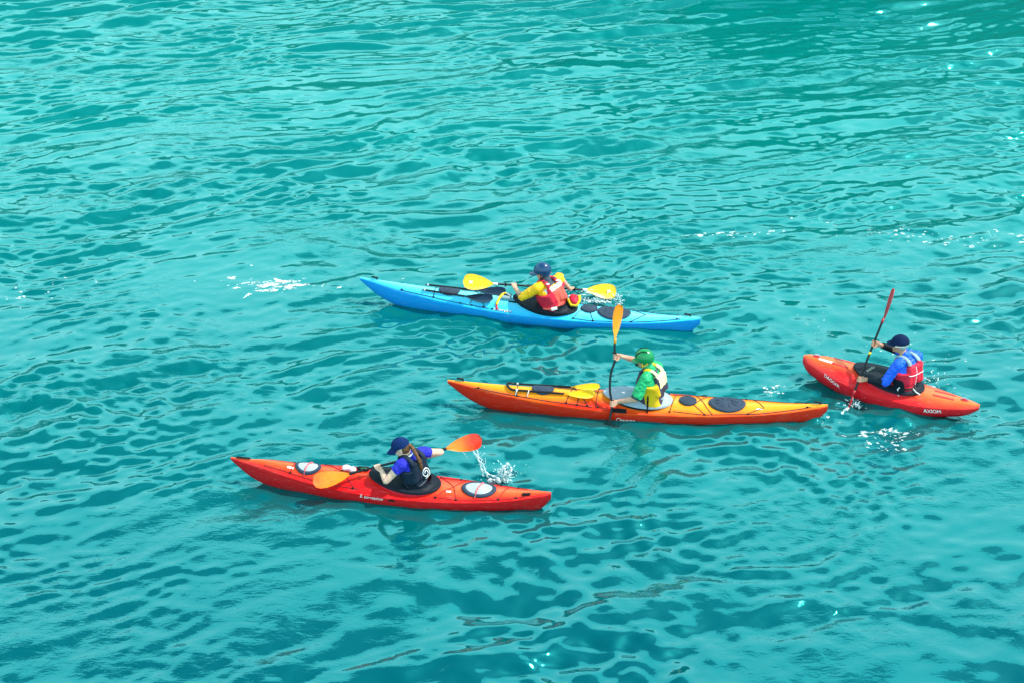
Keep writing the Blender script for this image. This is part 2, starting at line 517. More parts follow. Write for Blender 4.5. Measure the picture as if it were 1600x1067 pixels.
def build_water():
    xs = axis(-12.6, 12.6, 0.037, -500, 500)
    ys = axis(11.0, 34.6, 0.036, -120, 900)
    X, Y = np.meshgrid(xs, ys)
    Z = water_height(X, Y)
    nx, ny = len(xs), len(ys)
    co = np.stack([X, Y, Z], -1).reshape(-1, 3)
    idx = np.arange(nx * ny).reshape(ny, nx)
    f = np.stack([idx[:-1, :-1], idx[:-1, 1:], idx[1:, 1:], idx[1:, :-1]], -1).reshape(-1, 4)
    me = bpy.data.meshes.new('water')
    me.vertices.add(len(co)); me.vertices.foreach_set('co', co.ravel())
    me.loops.add(f.size); me.loops.foreach_set('vertex_index', f.ravel().astype(np.int32))
    me.polygons.add(len(f))
    me.polygons.foreach_set('loop_start', np.arange(0, f.size, 4, dtype=np.int32))
    me.polygons.foreach_set('loop_total', np.full(len(f), 4, np.int32))
    me.update(calc_edges=True)
    me.polygons.foreach_set('use_smooth', [True] * len(f))
    o = link(bpy.data.objects.new('water', me))
    m = bpy.data.materials.new('glacial_water'); m.use_nodes = True
    nt = m.node_tree; b = nt.nodes['Principled BSDF']
    tc = nt.nodes.new('ShaderNodeTexCoord')

    def noise(scale, detail, stretch=(1, 1, 1), dist=0.0):
        mp = nt.nodes.new('ShaderNodeMapping'); mp.inputs['Scale'].default_value = stretch
        mp.inputs['Rotation'].default_value = (0, 0, R(-11))
        n = nt.nodes.new('ShaderNodeTexNoise'); n.inputs['Scale'].default_value = scale; n.inputs['Detail'].default_value = detail
        n.inputs['Distortion'].default_value = dist
        nt.links.new(tc.outputs['Object'], mp.inputs['Vector']); nt.links.new(mp.outputs[0], n.inputs['Vector'])
        return n
    turb = noise(0.22, 3)
    mx = nt.nodes.new('ShaderNodeMix'); mx.data_type = 'RGBA'
    # base colour turns paler and greener towards the far bank
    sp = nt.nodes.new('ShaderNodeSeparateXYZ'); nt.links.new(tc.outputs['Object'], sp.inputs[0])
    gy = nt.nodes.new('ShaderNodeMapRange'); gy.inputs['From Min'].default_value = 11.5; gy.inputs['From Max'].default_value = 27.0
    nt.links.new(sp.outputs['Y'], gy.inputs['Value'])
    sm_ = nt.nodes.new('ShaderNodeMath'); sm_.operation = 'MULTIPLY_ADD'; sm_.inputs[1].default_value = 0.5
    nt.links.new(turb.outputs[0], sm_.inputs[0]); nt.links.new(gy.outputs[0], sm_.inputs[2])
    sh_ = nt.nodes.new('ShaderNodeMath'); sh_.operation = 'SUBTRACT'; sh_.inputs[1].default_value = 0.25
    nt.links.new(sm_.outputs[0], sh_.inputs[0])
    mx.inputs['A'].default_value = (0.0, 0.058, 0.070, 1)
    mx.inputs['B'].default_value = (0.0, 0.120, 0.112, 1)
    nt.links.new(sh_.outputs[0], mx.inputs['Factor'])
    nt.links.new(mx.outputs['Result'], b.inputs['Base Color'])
    b.inputs['Roughness'].default_value = 0.025
    b.inputs['IOR'].default_value = 1.85
    b.inputs['Specular Tint'].default_value = (0.05, 0.98, 1.0, 1)
    # fine wind ripples that come and go
    r1 = noise(5.5, 3, (1, 1.9, 1), 0.6)
    r2 = noise(22.0, 2, (.55, 1.7, 1), 0.4)
    msk = noise(0.35, 3, (1, 1.5, 1))
    mr = nt.nodes.new('ShaderNodeMapRange'); mr.inputs['From Min'].default_value = 0.44; mr.inputs['From Max'].default_value = 0.62
    mr.inputs['To Min'].default_value = 0.15; mr.inputs['To Max'].default_value = 1.0
    nt.links.new(msk.outputs[0], mr.inputs['Value'])
    a1 = nt.nodes.new('ShaderNodeMath'); a1.operation = 'MULTIPLY_ADD'
    nt.links.new(r2.outputs[0], a1.inputs[0]); a1.inputs[1].default_value = 0.28; nt.links.new(r1.outputs[0], a1.inputs[2])
    a2 = nt.nodes.new('ShaderNodeMath'); a2.operation = 'MULTIPLY'
    nt.links.new(a1.outputs[0], a2.inputs[0]); nt.links.new(mr.outputs[0], a2.inputs[1])
    bp = nt.nodes.new('ShaderNodeBump'); bp.inputs['Strength'].default_value = 1.0; bp.inputs['Distance'].default_value = 0.011
    nt.links.new(a2.outputs[0], bp.inputs['Height']); nt.links.new(bp.outputs[0], b.inputs['Normal'])
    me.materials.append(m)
    tag(o, kind='structure')
    return o


build_water()


# ------------------------------------------------------------------ far bank (out of frame, seen mirrored in the water)
def build_bank():
    xs = np.concatenate([np.linspace(-420, -60, 40)[:-1], np.linspace(-60, 60, 90), np.linspace(60, 420, 40)[1:]])
    ds = np.array([-3, 0, 1, 2.5, 4, 6, 8, 11, 14, 18, 24, 32, 44, 60, 80, 110])
    rr = np.random.default_rng(5)
    V, F = [], []
    for i, d in enumerate(ds):
        for x in xs:
            wall = 1 / (1 + math.exp(-(x - 2.2) / 1.3)) / (1 + math.exp((x - 40) / 5))
            shore = (52 + 3.5 * math.sin(x * 0.045 + 1) + 1.6 * math.sin(x * 0.17)) * (1 - wall) + (34.9 + 0.3 * math.sin(x * .6)) * wall
            prof = np.interp(d, [-3, 0, 2, 6, 18, 44, 110], [-2, -0.1, 2.8, 7.6, 13.5, 21, 36])
            prof = prof + wall * np.interp(d, [-3, 0, 1, 2.5, 8, 20], [0, .3, 5.0, 5.2, 2.5, 0])
            prof = prof * (1 - .45 * wall)
            z = prof * (0.85 + 0.18 * math.sin(x * 0.06 + 2) + 0.12 * math.sin(x * 0.21 + d * 0.1))
            if d > 1:
                z += rr.uniform(-0.5, 0.7) * min(d, 8) * 0.25
            V.append((x + rr.uniform(-.4, .4), shore + d + rr.uniform(-.3, .3), z))
    n = len(xs)
    for i in range(len(ds) - 1):
        for j in range(n - 1):
            F.append((i * n + j, i * n + j + 1, (i + 1) * n + j + 1, (i + 1) * n + j))
    o = MB().add(V, F).build('hillside', material('wooded_slope', (0.008, 0.055, 0.032), 0.9, (0.012, 0.075, 0.042), 0.6, spec=0.1, bump=1.0, bscale=3), smooth=False)
    tag(o, kind='structure')


build_bank()


# ------------------------------------------------------------------ kayak hulls
class Hull:
    """lofted hull; local +x bow, +y port, z up, z = 0 at the waterline"""
    def __init__(self, L, tab, n=2.3, peak=1.7, bow=None):
        self.L = L
        t = np.array([r[0] for r in tab], float)
        self.cols = [t] + [np.array([r[i] for r in tab], float) for i in range(1, 5)]
        self.n, self.peak = n, peak

    def prof(self, x):
        t = np.asarray(x, float) / (self.L / 2)
        T, b, k, s, c = self.cols
        return (np.maximum(spline(t, T, b), 0.004), spline(t, T, k), spline(t, T, s), np.maximum(spline(t, T, c), 0.002))

    def pt(self, x, q, off=0.0):
        """q 0..1 keel to ridge on the port side, 1..2 ridge to keel on starboard"""
        def raw(x, q):
            side = 1.0
            if q > 1:
                q, side = 2 - q, -1.0
            b, k, s, c = (float(v) for v in self.prof(x))
            if q <= 0.5:
                a = q * math.pi
                y = b * math.sin(a) ** (2 / self.n); z = s - (s - k) * math.cos(a) ** (2 / self.n)
            else:
                w = (q - 0.5) * 2
                y = b * (1 - w); z = s + c * (1 - (1 - w) ** self.peak)
            return np.array([x, side * y, z])
        p = raw(x, q)
        if off:
            dq = raw(x, min(q + .01, 1.999)) - raw(x, max(q - .01, .001))
            dx = raw(x + .01, q) - raw(x - .01, q)
            nrm = unit(np.cross(dq, dx))
            ctr = np.array([x, 0, float(self.prof(x)[1]) * .5 + float(self.prof(x)[2]) * .5])
            if nrm @ (p - ctr) < 0: nrm = -nrm
            p = p + nrm * off
        return p

    def deck(self, x, y, off=0.004):
        b, k, s, c = (float(v) for v in self.prof(x))
        f = min(abs(y) / b, 1.0)
        return np.array([x, y, s + c * (1 - f ** self.peak) + off])

    def build(self, name, mat, parent, nst=110, blend=None):
        # cosine spacing towards the ends
        u = np.linspace(-1, 1, nst)
        xs = np.sign(u) * (1 - (1 - np.abs(u)) ** 1.25) * self.L / 2
        qs = list(np.linspace(0.0, 0.5, 15)) + list(0.5 + 0.5 * np.linspace(0.03, 1, 14))
        qs = qs + [2 - q for q in qs[-2:0:-1]]
        rings = [np.array([self.pt(x, q) for q in qs]) for x in xs]
        mb = MB().loft(rings, True)
        o = mb.build(name, mat, parent, True, 40)
        me = o.data
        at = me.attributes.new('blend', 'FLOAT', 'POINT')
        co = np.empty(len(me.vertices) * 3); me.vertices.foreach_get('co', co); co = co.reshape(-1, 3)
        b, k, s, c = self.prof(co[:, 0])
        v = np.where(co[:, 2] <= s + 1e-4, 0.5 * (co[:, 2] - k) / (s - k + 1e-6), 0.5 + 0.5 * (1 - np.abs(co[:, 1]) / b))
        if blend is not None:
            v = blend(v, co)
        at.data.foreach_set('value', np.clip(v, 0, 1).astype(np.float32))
        return o


def text_on_hull(hull, text, x0, q0, width, height, mat, parent, name='lettering', slant=0.0, dx_q=0.0, off=0.003, bold=0.0):
    """flat lettering laid on the port side; reads towards the stern"""
    cu = bpy.data.curves.new('t', 'FONT'); cu.body = text; cu.offset = bold; cu.resolution_u = 3
    o = bpy.data.objects.new('t', cu); scene.collection.objects.link(o)
    dg = bpy.context.evaluated_depsgraph_get()
    me = bpy.data.meshes.new_from_object(o.evaluated_get(dg))
    bpy.data.objects.remove(o); bpy.data.curves.remove(cu)
    co = np.empty(len(me.vertices) * 3); me.vertices.foreach_get('co', co); co = co.reshape(-1, 3)
    lo, hi = co.min(0), co.max(0)
    u = (co[:, 0] - lo[0]) / (hi[0] - lo[0]); v = (co[:, 1] - lo[1]) / (hi[1] - lo[1])
    # metres per unit q near the spot
    d = np.linalg.norm(hull.pt(x0 - width / 2, q0 + .02) - hull.pt(x0 - width / 2, q0 - .02)) / 0.04
    out = []
    for a, c in zip(u, v):
        q = q0 + (c - .5) * height / d + dx_q * (a - .5)
        out.append(hull.pt(x0 - a * width - slant * (c - .5) * height * -1, q, off))
    me.vertices.foreach_set('co', np.array(out).ravel()); me.update()
    return finish(me, name, mat, parent, False, None)


def patch_on_hull(hull, x0, x1, q0, q1, mat, parent, name, off=0.003, nx=10, nq=4):
    mb = MB()
    V = [hull.pt(x0 + (x1 - x0) * i / nx, q0 + (q1 - q0) * j / nq, off) for j in range(nq + 1) for i in range(nx + 1)]
    F = [(j * (nx + 1) + i, j * (nx + 1) + i + 1, (j + 1) * (nx + 1) + i + 1, (j + 1) * (nx + 1) + i) for j in range(nq) for i in range(nx)]
    return mb.add(V, F).build(name, mat, parent)


def deck_line(hull, pts, parent, mat, r=0.0055, name='deck_line', sub=8, off=0.004):
    P = []
    for (x0, y0), (x1, y1) in zip(pts[:-1], pts[1:]):
        for i in range(sub):
            t = i / sub
            P.append(hull.deck(x0 + (x1 - x0) * t, y0 + (y1 - y0) * t, off))
    P.append(hull.deck(*pts[-1], off))
    return MB().tube(P, r, 6).build(name, mat, parent)


def fitting(hull, x, y, parent, mat, name='deck_fitting', r=0.016):
    p = hull.deck(x, y, 0.004)
    return MB().ball(p, (r * 1.2, r, r * 0.7), seg=10, rings=6).build(name, mat, parent)


def oval_hatch(hull, x, y, a, b, parent, rim_mat, lid_mat, name='hatch_cover', ribs=0, rib_mat=None, lid_scale=0.76):
    """oval rubber cover following the deck; lid a sub-part"""
    def pt(rx, ry, h):
        p = hull.deck(x + rx, y + ry, 0)
        return p + np.array([0, 0, h])
    base_z = 0.006
    prof = [(1.0, 0.002), (1.0, 0.018), (0.96, 0.026), (0.88, 0.028), (lid_scale, 0.022)]
    ang = np.linspace(0, 2 * np.pi, 40, endpoint=False)
    rings = [np.array([pt(a * s * math.cos(t), b * s * math.sin(t), h + base_z) for t in ang]) for s, h in prof]
    rim = MB().loft(rings, False).build(name, rim_mat, parent, True, 50)
    rings = [np.array([pt(a * s * math.cos(t), b * s * math.sin(t), h + base_z) for t in ang])
             for s, h in ((lid_scale, 0.022), (lid_scale * .9, 0.026), (lid_scale * .6, 0.029), (lid_scale * .25, .031))]
    mb = MB().loft(rings, False)
    n = len(mb.v)
    mb.add([pt(0, 0, 0.037)], [])
    mb.f += [(n - 40 + j, n - 40 + (j + 1) % 40, n) for j in range(40)]; mb.m += [0] * 40
    mb.build('lid', lid_mat, rim, True, 50)
    for i in range(ribs):
        t = 2 * math.pi * (i + .5) / ribs
        P = [pt(a * s * math.cos(t), b * s * math.sin(t), base_z + 0.030) for s in (0.25, 0.45, 0.62)]
        MB().tube(P, 0.006, 6).build('rib', rib_mat or rim_mat, rim)
    return rim


def cockpit(hull, xc, a, b, zf, zb, parent, rim_mat, skirt_mat, waist, waist_r=(0.175, 0.20), tun=0.42, dome=0.05, droop=0.0):
    """coaming ring and a spray deck stretched over it up to the paddler's waist"""
    ang = np.linspace(0, 2 * np.pi, 56, endpoint=False)

    def rimpt(t, s=1.0, h=0.0):
        c, sn = math.cos(t), math.sin(t)
        # egg shape, narrower at the bow
        w = b * (1 - 0.16 * c) * s
        x = xc + a * s * c
        z = zb + (zf - zb) * (c * s * .5 + .5)
        z = z + dome * (1 - (sn * s) ** 2) * 0.5 + h
        return np.array([x, w * sn, z])
    # coaming wall standing on the deck
    rings = []
    lo = []
    for t in ang:
        p = rimpt(t, 0.97)
        lo.append(np.array([p[0], p[1], hull.deck(p[0], p[1], -0.03)[2]]))
    rings.append(np.array(lo))
    rings.append(np.array([rimpt(t, .97, -0.012) for t in ang]))
    rings.append(np.array([rimpt(t, 1.03, -0.014) for t in ang]))
    rings.append(np.array([rimpt(t, 1.045, -0.004) for t in ang]))
    rings.append(np.array([rimpt(t, 1.03, 0.004) for t in ang]))
    MB().loft(rings, False).build('coaming', rim_mat, parent, True, 50)
    w = np.array(waist, float)
    rings = [np.array([rimpt(t, 1.05, -0.02) for t in ang]), np.array([rimpt(t, 1.052, 0.0) for t in ang]),
             np.array([rimpt(t, 1.035, 0.009) for t in ang]), np.array([rimpt(t, 1.0, 0.007) for t in ang])]
    for s in (0.15, 0.3, 0.45, 0.6, 0.75, 0.88, 1.0):
        ring = []
        for t in ang:
            o = rimpt(t, 1.0, 0.007)
            i = np.array([w[0] + waist_r[0] * math.cos(t), w[1] + waist_r[1] * math.sin(t), 0])
            p = o * (1 - s) + i * s
            z0 = rimpt(t, max(0.2, 1 - s * .7), 0.008)[2]
            p[2] = z0 * (1 - s ** 3) + tun * s ** 3 - 0.01 * math.sin(s * math.pi) + 0.004 * math.sin(7 * t + 9 * s) * s
            ring.append(p)
        rings.append(np.array(ring))
    rings.append(rings[-1] * np.array([1, 1, 1]) + np.array([0, 0, 0.05]))
    MB().loft(rings, False).build('spray_deck', skirt_mat, parent, True, 60)
    return rimpt


def toggle(hull, x, parent, mat, z=0.0, name='toggle'):
    p = hull.deck(x, 0, 0.03)
    mb = MB().capsule(p + (-.04, 0.0, 0), p + (.04, 0.0, 0.012), 0.013)
    mb.tube([hull.deck(x - .05, 0, 0.0), p + (-.02, 0, -.01), p], 0.005)
    return mb.build(name, mat, parent)


# ------------------------------------------------------------------ paddle
def make_blade(root, tip, nrm, length, width, mat, parent, tipblend=1.0, asym=0.12, name='blade'):
    """thin spooned blade from its neck to its tip"""
    root, tip = np.array(root, float), np.array(tip, float)
    d = unit(tip - root)
    n = np.array(nrm, float); n = unit(n - d * (n @ d))
    s = np.cross(d, n)
    S = np.linspace(0, 1, 22)
    W = spline(S, [0, .08, .25, .5, .75, .9, .97, 1.0], np.array([.10, .16, .52, .88, 1.0, .86, .60, .22])) * width / 2
    J = np.linspace(-1, 1, 11)
    front, back = [], []
    for sv, w in zip(S, W):
        for j in J:
            sk = asym * width * (sv - .35) * .6
            spoon = 0.030 * sv * sv - 0.018 * (1 - j * j) * min(1, sv * 3)
            rib = 0.010 * math.exp(-(j / .16) ** 2) * max(0, 1 - sv * 1.15)
            p = root + d * (sv * length - 0.02 * (j * asym * 3) * max(0, sv - .8) * 5 * .5) + s * (w * j + sk * 0.6) + n * spoon
            th = 0.0045 * (1 - .6 * j * j)
            front.append(p + n * (th + rib)); back.append(p - n * (th + rib))
    nj = len(J); ns = len(S)
    F = []
    off = ns * nj
    for i in range(ns - 1):
        for j in range(nj - 1):
            a = i * nj + j
            F.append((a, a + 1, a + nj + 1, a + nj)); F.append((off + a, off + a + nj, off + a + nj + 1, off + a + 1))
        F.append((i * nj, i * nj + nj, off + i * nj + nj, off + i * nj))
        a = i * nj + nj - 1
        F.append((a, off + a, off + a + nj, a + nj))
    for j in range(nj - 1):
        F.append((j, off + j, off + j + 1, j + 1))
        a = (ns - 1) * nj + j
        F.append((a, a + 1, off + a + 1, off + a))
    o = MB().add(front + back, F).build(name, mat, parent, True, 50)
    at = o.data.attributes.new('blend', 'FLOAT', 'POINT')
    bl = np.repeat(S, nj) * tipblend
    at.data.foreach_set('value', np.concatenate([bl, bl]).astype(np.float32))
    return o, (root, d, s, n)


def make_paddle(name, tipA, tipB, nA, nB, mat, root_obj, label, bl=0.47, bw=0.19, shaft_mat=None, collar_mat=None, bend=None, tb=(1, 1), mark=False, ring=True):
    A, B = np.array(tipA, float), np.array(tipB, float)
    d = unit(B - A)
    t = root_obj
    a0 = A + d * (bl - 0.03); b0 = B - d * (bl - 0.03)
    P = [a0 + d * (np.linalg.norm(b0 - a0) * u) for u in np.linspace(0, 1, 33)]
    if bend is not None:
        P = [p + np.array(bend) * k for p, k in zip(P, spline(np.linspace(0, 1, 33), [0, .10, .20, .34, .54, .70, .84, 1], [0, 0, -.8, .7, .7, -.8, -.2, .1]))]
    MB().tube(P, 0.0158, 10).build('shaft', shaft_mat or M['carbon'], t)
    bA, fa = make_blade(A + d * bl, A, nA, bl, bw, mat, t, tb[0])
    bB, fb = make_blade(B - d * bl, B, nB, bl, bw, mat, t, tb[1])
    cm = collar_mat or M['white']
    MB().capsule(A + d * (bl - .035), A + d * (bl + .035), 0.019, flat0=True, flat1=True).build('collar', cm, t)
    MB().capsule(B - d * (bl - .035), B - d * (bl + .035), 0.019, flat0=True, flat1=True).build('collar', cm, t)
    if ring:
        for q, s in ((A, 1), (B, -1)):
            c = q + d * s * (bl + .16)
            MB().capsule(c - d * .006, c + d * .006, 0.034, flat0=True, flat1=True, seg=14).build('drip_ring', M['black'], t)
    if mark:
        for (r0, dd, ss, nn), L in ((fa, bl), (fb, bl)):
            c = r0 + dd * L * .76 + nn * 0.020
            mb = MB()
            for k in range(3):
                mb.add([c + dd * (-.02 + .018 * k) + ss * y + nn * (0.002) for y in (-.02, .02)] +
                       [c + dd * (-.01 + .018 * k) + ss * y + nn * (0.002) for y in (.02, -.02)], [(0, 1, 2, 3)])
            mb.build('emblem', M['white'], t, False)
    return t


# ------------------------------------------------------------------ people
def ik(S, W, l1, l2, pole):
    S, W = np.array(S, float), np.array(W, float)
    d = W - S; D = np.linalg.norm(d)
    D2 = min(D, (l1 + l2) * 0.998)
    u = d / D
    a = (l1 * l1 - l2 * l2 + D2 * D2) / (2 * D2)
    h = math.sqrt(max(l1 * l1 - a * a, 0))
    p = np.array(pole, float) - S
    p = unit(p - u * (p @ u))
    return S + u * a * (D / D2) + p * h


def rot_frame(f, up=(0, 0, 1)):
    f = unit(f); y = unit(np.cross(up, f)); z = np.cross(f, y)
    return np.stack([f, y, z], 1)


def torso_rings(P, infl=0.0, t0=0.0, t1=1.0, n=12, dep=1.0, wid=1.0, seg=28):
    """rings from hip to shoulder line, twisting from the hips to the shoulders"""
    H = np.array(P['hip'], float); L = np.array(P['shl'], float); Rr = np.array(P['shr'], float)
    top = (L + Rr) / 2 + np.array([0, 0, 0.035])
    up = unit(top - H); D = np.linalg.norm(top - H)
    s1 = unit((L - Rr) - up * ((L - Rr) @ up)); s0 = unit(np.array([0, 1.0, 0]) - up * up[1])
    b = P.get('build', 1.0)
    rings = []
    for t in np.linspace(t0, t1, n):
        s = unit(s0 * (1 - t) + s1 * t); f = np.cross(s, up)
        w = float(spline(t, [0, .2, .42, .65, .84, .94, 1.0], [.175, .165, .155, .175, .185, .14, .075])) * b * wid + infl
        e = float(spline(t, [0, .2, .42, .65, .84, .94, 1.0], [.125, .12, .112, .122, .112, .085, .06])) * b * dep + infl
        c = H + up * D * t - f * 0.02 * math.sin(t * math.pi) * -1
        ang = np.linspace(0, 2 * np.pi, seg, endpoint=False)
        ca, sa = np.cos(ang), np.sin(ang)
        k = 2 / 2.5
        x = np.sign(ca) * np.abs(ca) ** k * e; y = np.sign(sa) * np.abs(sa) ** k * w
        rings.append(c + np.outer(x, f) + np.outer(y, s))
    return rings


def torso_local(P, C):
    """coordinates (forward, left, 0..1 height) in the torso"""
    H = np.array(P['hip'], float); L = np.array(P['shl'], float); Rr = np.array(P['shr'], float)
    top = (L + Rr) / 2 + np.array([0, 0, 0.035])
    up = unit(top - H); D = np.linalg.norm(top - H)
    s1 = unit((L - Rr) - up * ((L - Rr) @ up)); s0 = unit(np.array([0, 1.0, 0]) - up * up[1])
    d = C - H
    t = d @ up / D
    tt = np.clip(t, 0, 1)[:, None]
    s = s0 * (1 - tt) + s1 * tt; s /= np.linalg.norm(s, axis=1)[:, None]
    f = np.cross(s, up)
    return np.stack([(d * f).sum(1), (d * s).sum(1), t], 1)


def hand(mb, W, G, axis_, n_hint, rs=0.016, thumb_dir=1):
    """fingers closed around a shaft through G along axis_; W wrist"""
    a = unit(axis_)
    u = np.array(G) - np.array(W); u = unit(u - a * (u @ a))
    n = np.array(n_hint, float); n = unit(n - a * (n @ a) - u * (n @ u))
    r = rs + 0.010

    def pos(th, ax, rr=r):
        th = math.radians(th)
        return np.array(G) + a * ax + rr * (math.cos(th) * n + math.sin(th) * u)
    # palm
    k0 = pos(-52, 0.0, r + .004)
    for ax in (-.028, -.010, .010, .028):
        mb.capsule(np.array(W) + a * ax * .55, pos(-50, ax, r + .005), 0.017, 0.0145, 10)
    # four fingers of different reach
    for ax, e, rr in ((-.033, 150, .0078), (-.0115, 185, .0086), (.0105, 195, .0089), (.0325, 178, .0085)):
        mb.chain([pos(-45, ax, r + .004), pos(10, ax, r + .003), pos(75, ax), pos(e * .72, ax), pos(e, ax)],
                 [rr * 1.15, rr * 1.1, rr, rr * .95, rr * .85], 8)
    # thumb from the side of the palm
    sx = thumb_dir
    mb.chain([np.array(W) * .45 + pos(-60, sx * .03) * .55, pos(-100, sx * .048, r + .006), pos(-150, sx * .046, r + .002), pos(-205, sx * .036)],
             [.014, .0125, .0105, .009], 8)


def make_person(kay, P, label, root=None):
    """one continuous body with clothes, vest and headwear as parts, built in the kayak's frame"""
    root = empty('person', kay.location, kay.rotation_euler[2])
    tag(root, label, 'person')
    hip = np.array(P['hip'], float); shl = np.array(P['shl'], float); shr = np.array(P['shr'], float)
    mid = (shl + shr) / 2
    up = unit(mid - hip)
    hc = np.array(P['head'], float)
    HM = rot_frame(P['face'], P.get('headup', (0, 0, 1)))

    def hp(x, y, z): return hc + HM @ np.array([x, y, z])
    mb = MB()
    # trunk, neck, head
    mb.loft(torso_rings(P))
    mb.ball(hip + (0, 0, -.02), (.15, .175, .11))
    neck0 = mid + np.array([0, 0, .02])
    mb.capsule(neck0, hp(-.015, 0, -.07), 0.060, 0.054)
    mb.ball(hp(-.008, 0, .03), (.098, .077, .095), HM, 20, 14)
    mb.ball(hp(.022, 0, -.045), (.068, .060, .075), HM, 18, 12)
    mb.ball(hp(.062, 0, -.098), (.026, .026, .02), HM)                 # chin
    mb.capsule(hp(.086, 0, .012), hp(.106, 0, -.028), 0.009, 0.015)   # nose
    mb.capsule(hp(.082, .035, .022), hp(.082, -.035, .022), 0.012)    # brow
    mb.capsule(hp(.080, .018, -.066), hp(.080, -.018, -.066), 0.010)  # lips
    for s in (1, -1):
        mb.ball(hp(.066, s * .042, -.025), (.022, .022, .018), HM)     # cheek
        mb.ball(hp(-.008, s * .078, -.008), (.018, .009, .031), HM)    # ear
        # legs under the deck
        h = hip + (0.03, s * .085, -.02)
        knee = h + np.array([.42, s * .05, .06]); foot = knee + np.array([.40, -s * .03, -.06])
        mb.chain([h, knee, foot, foot + (.02, 0, .06)], [.078, .052, .034, .03])
    # arms
    arms = {}
    for key, S, sgn in (('l', shl, 1), ('r', shr, -1)):
        G = np.array(P['grip_' + key], float); ax = np.array(P['axis'], float)
        ap = P['hand_from_' + key]
        W = G - unit(ap) * 0.088
        E = ik(S, W, P.get('l1', .29), P.get('l2', .255), P['pole_' + key])
        arms[key] = (S, E, W)
        mb.ball(S, .062)
        mb.capsule(mid + (S - mid) * .55 + up * .012, S, .062, .060)
        mb.capsule(S, E, .054, .043, 14)
        m = E * .68 + W * .32
        mb.capsule(E, m, .043, .041, 14)
        mb.capsule(m, W, .041, .029, 14)
        hand(mb, W, G, ax, P['hand_up_' + key], thumb_dir=P.get('thumb_' + key, 1))
    body = mb.remesh('body', P['skin'], root, voxel=0.0052, smooth=3)
    for s in (1, -1):
        MB().ball(hp(.082, s * .031, .0), (.009, .013, .008), HM, 10, 8).build('eye', M['eye'], root)
    # shirt or jacket
    SH = P['shirt']
    mb = MB()
    mb.loft(torso_rings(P, 0.013))
    mb.capsule(neck0 + up * -.01, neck0 + (hc - neck0) * SH.get('collar', .25), .074, .068)
    for key in 'lr':
        S, E, W = arms[key]
        mb.ball(S, .078)
        mb.capsule(mid + (S - mid) * .5 + up * .012, S, .078, .078)
        ln = SH['sleeve']           # 1 = to elbow, 2 = to wrist
        if ln <= 1:
            e = S + (E - S) * ln
            mb.capsule(S, e, .076, SH.get('hem', .068), flat1=True)
        else:
            mb.capsule(S, E, .076, .066)
            e = E + (W - E) * (ln - 1)
            mb.capsule(E, e, .066, SH.get('hem', .05), flat1=True)
    ph = P.get('seed', 1.0)

    from mathutils import noise as mnoise

    def wr(c):
        out = np.empty(len(c))
        for i, p in enumerate(c):
            v = Vector((p[0] * 9 + ph, p[1] * 9, p[2] * 13))
            w = mnoise.noise_vector(v * .6) * .7
            out[i] = 0.016 * (abs(mnoise.noise(v * 1.3 + w)) - .22) + 0.006 * mnoise.noise(v * 3.1)
        return out
    pf = SH.get('paint')
    mb.remesh(SH.get('name', 'shirt'), SH['mats'], root, .0075, 4, wr, (lambda c: pf(torso_local(P, c), c, arms)) if pf else None)
    # under-sleeve or cuff
    if 'cuff' in SH:
        c0, c1, mat = SH['cuff']
        for key in 'lr':
            S, E, W = arms[key]
            pts = []
            for t in np.linspace(c0, c1, 8):
                pts.append(S + (E - S) * t if t <= 1 else E + (W - E) * (t - 1))
            rad = [float(np.interp(t, [0, 1, 1.3, 2], [.062, .052, .049, .037])) + SH.get('cuff_pad', .004) for t in np.linspace(c0, c1, 8)]
            MB().tube(pts, rad, 14).build('cuff', mat, root)
    # buoyancy vest
    V = P['vest']
    mb = MB()
    mb.loft(torso_rings(P, V.get('pad', .042), .22, .80, 14, dep=1.04, wid=1.0))
    top = torso_rings(P, 0.0, .80, .80, 1)[0].mean(0)
    s1 = unit(shl - shr); f1 = np.cross(s1, up)
    # bib front and back rising between the arms
    for sg in (1, -1):
        bw_ = P.get('build', 1.0)
        c0 = hip + up * (np.linalg.norm(mid - hip) * .55) + f1 * sg * .118 * bw_
        c1 = hip + up * (np.linalg.norm(mid - hip) * V.get('bib', .93)) + f1 * sg * (.108 if sg < 0 else .092) * bw_
        for k in (-.085, -.035, .035, .085):
            mb.capsule(c0 + s1 * k * 1.3 * bw_, c1 + s1 * k * bw_, .056, .048)
    for k in (-.095, .095):
        arc = []
        for th in np.linspace(-80, 80, 9):
            t = math.radians(th)
            arc.append(mid + s1 * k + f1 * .125 * math.sin(t) + up * (.092 * math.cos(t) - .008))
        for i in range(8):
            mb.capsule(arc[i], arc[i + 1], .033, squash=(unit(s1), unit(np.cross(unit(arc[i + 1] - arc[i]), s1)), .62))
    pv = V.get('paint')
    mb.remesh('life_vest', V['mats'], root, .0085, 5, lambda c: 0.003 * np.sin(30 * c[:, 2] + ph) * np.sin(23 * c[:, 0] + 17 * c[:, 1]),
              (lambda c: pv(torso_local(P, c), c)) if pv else None)
    P['_'] = dict(root=root, hp=hp, HM=HM, arms=arms, mid=mid, up=up, s1=s1, f1=f1, hip=hip, neck=neck0)
    return root


def strap(P, pts, r, mat, name='strap', flat=True):
    return MB().tube(pts, r, 8).build(name, mat, P['_']['root'])


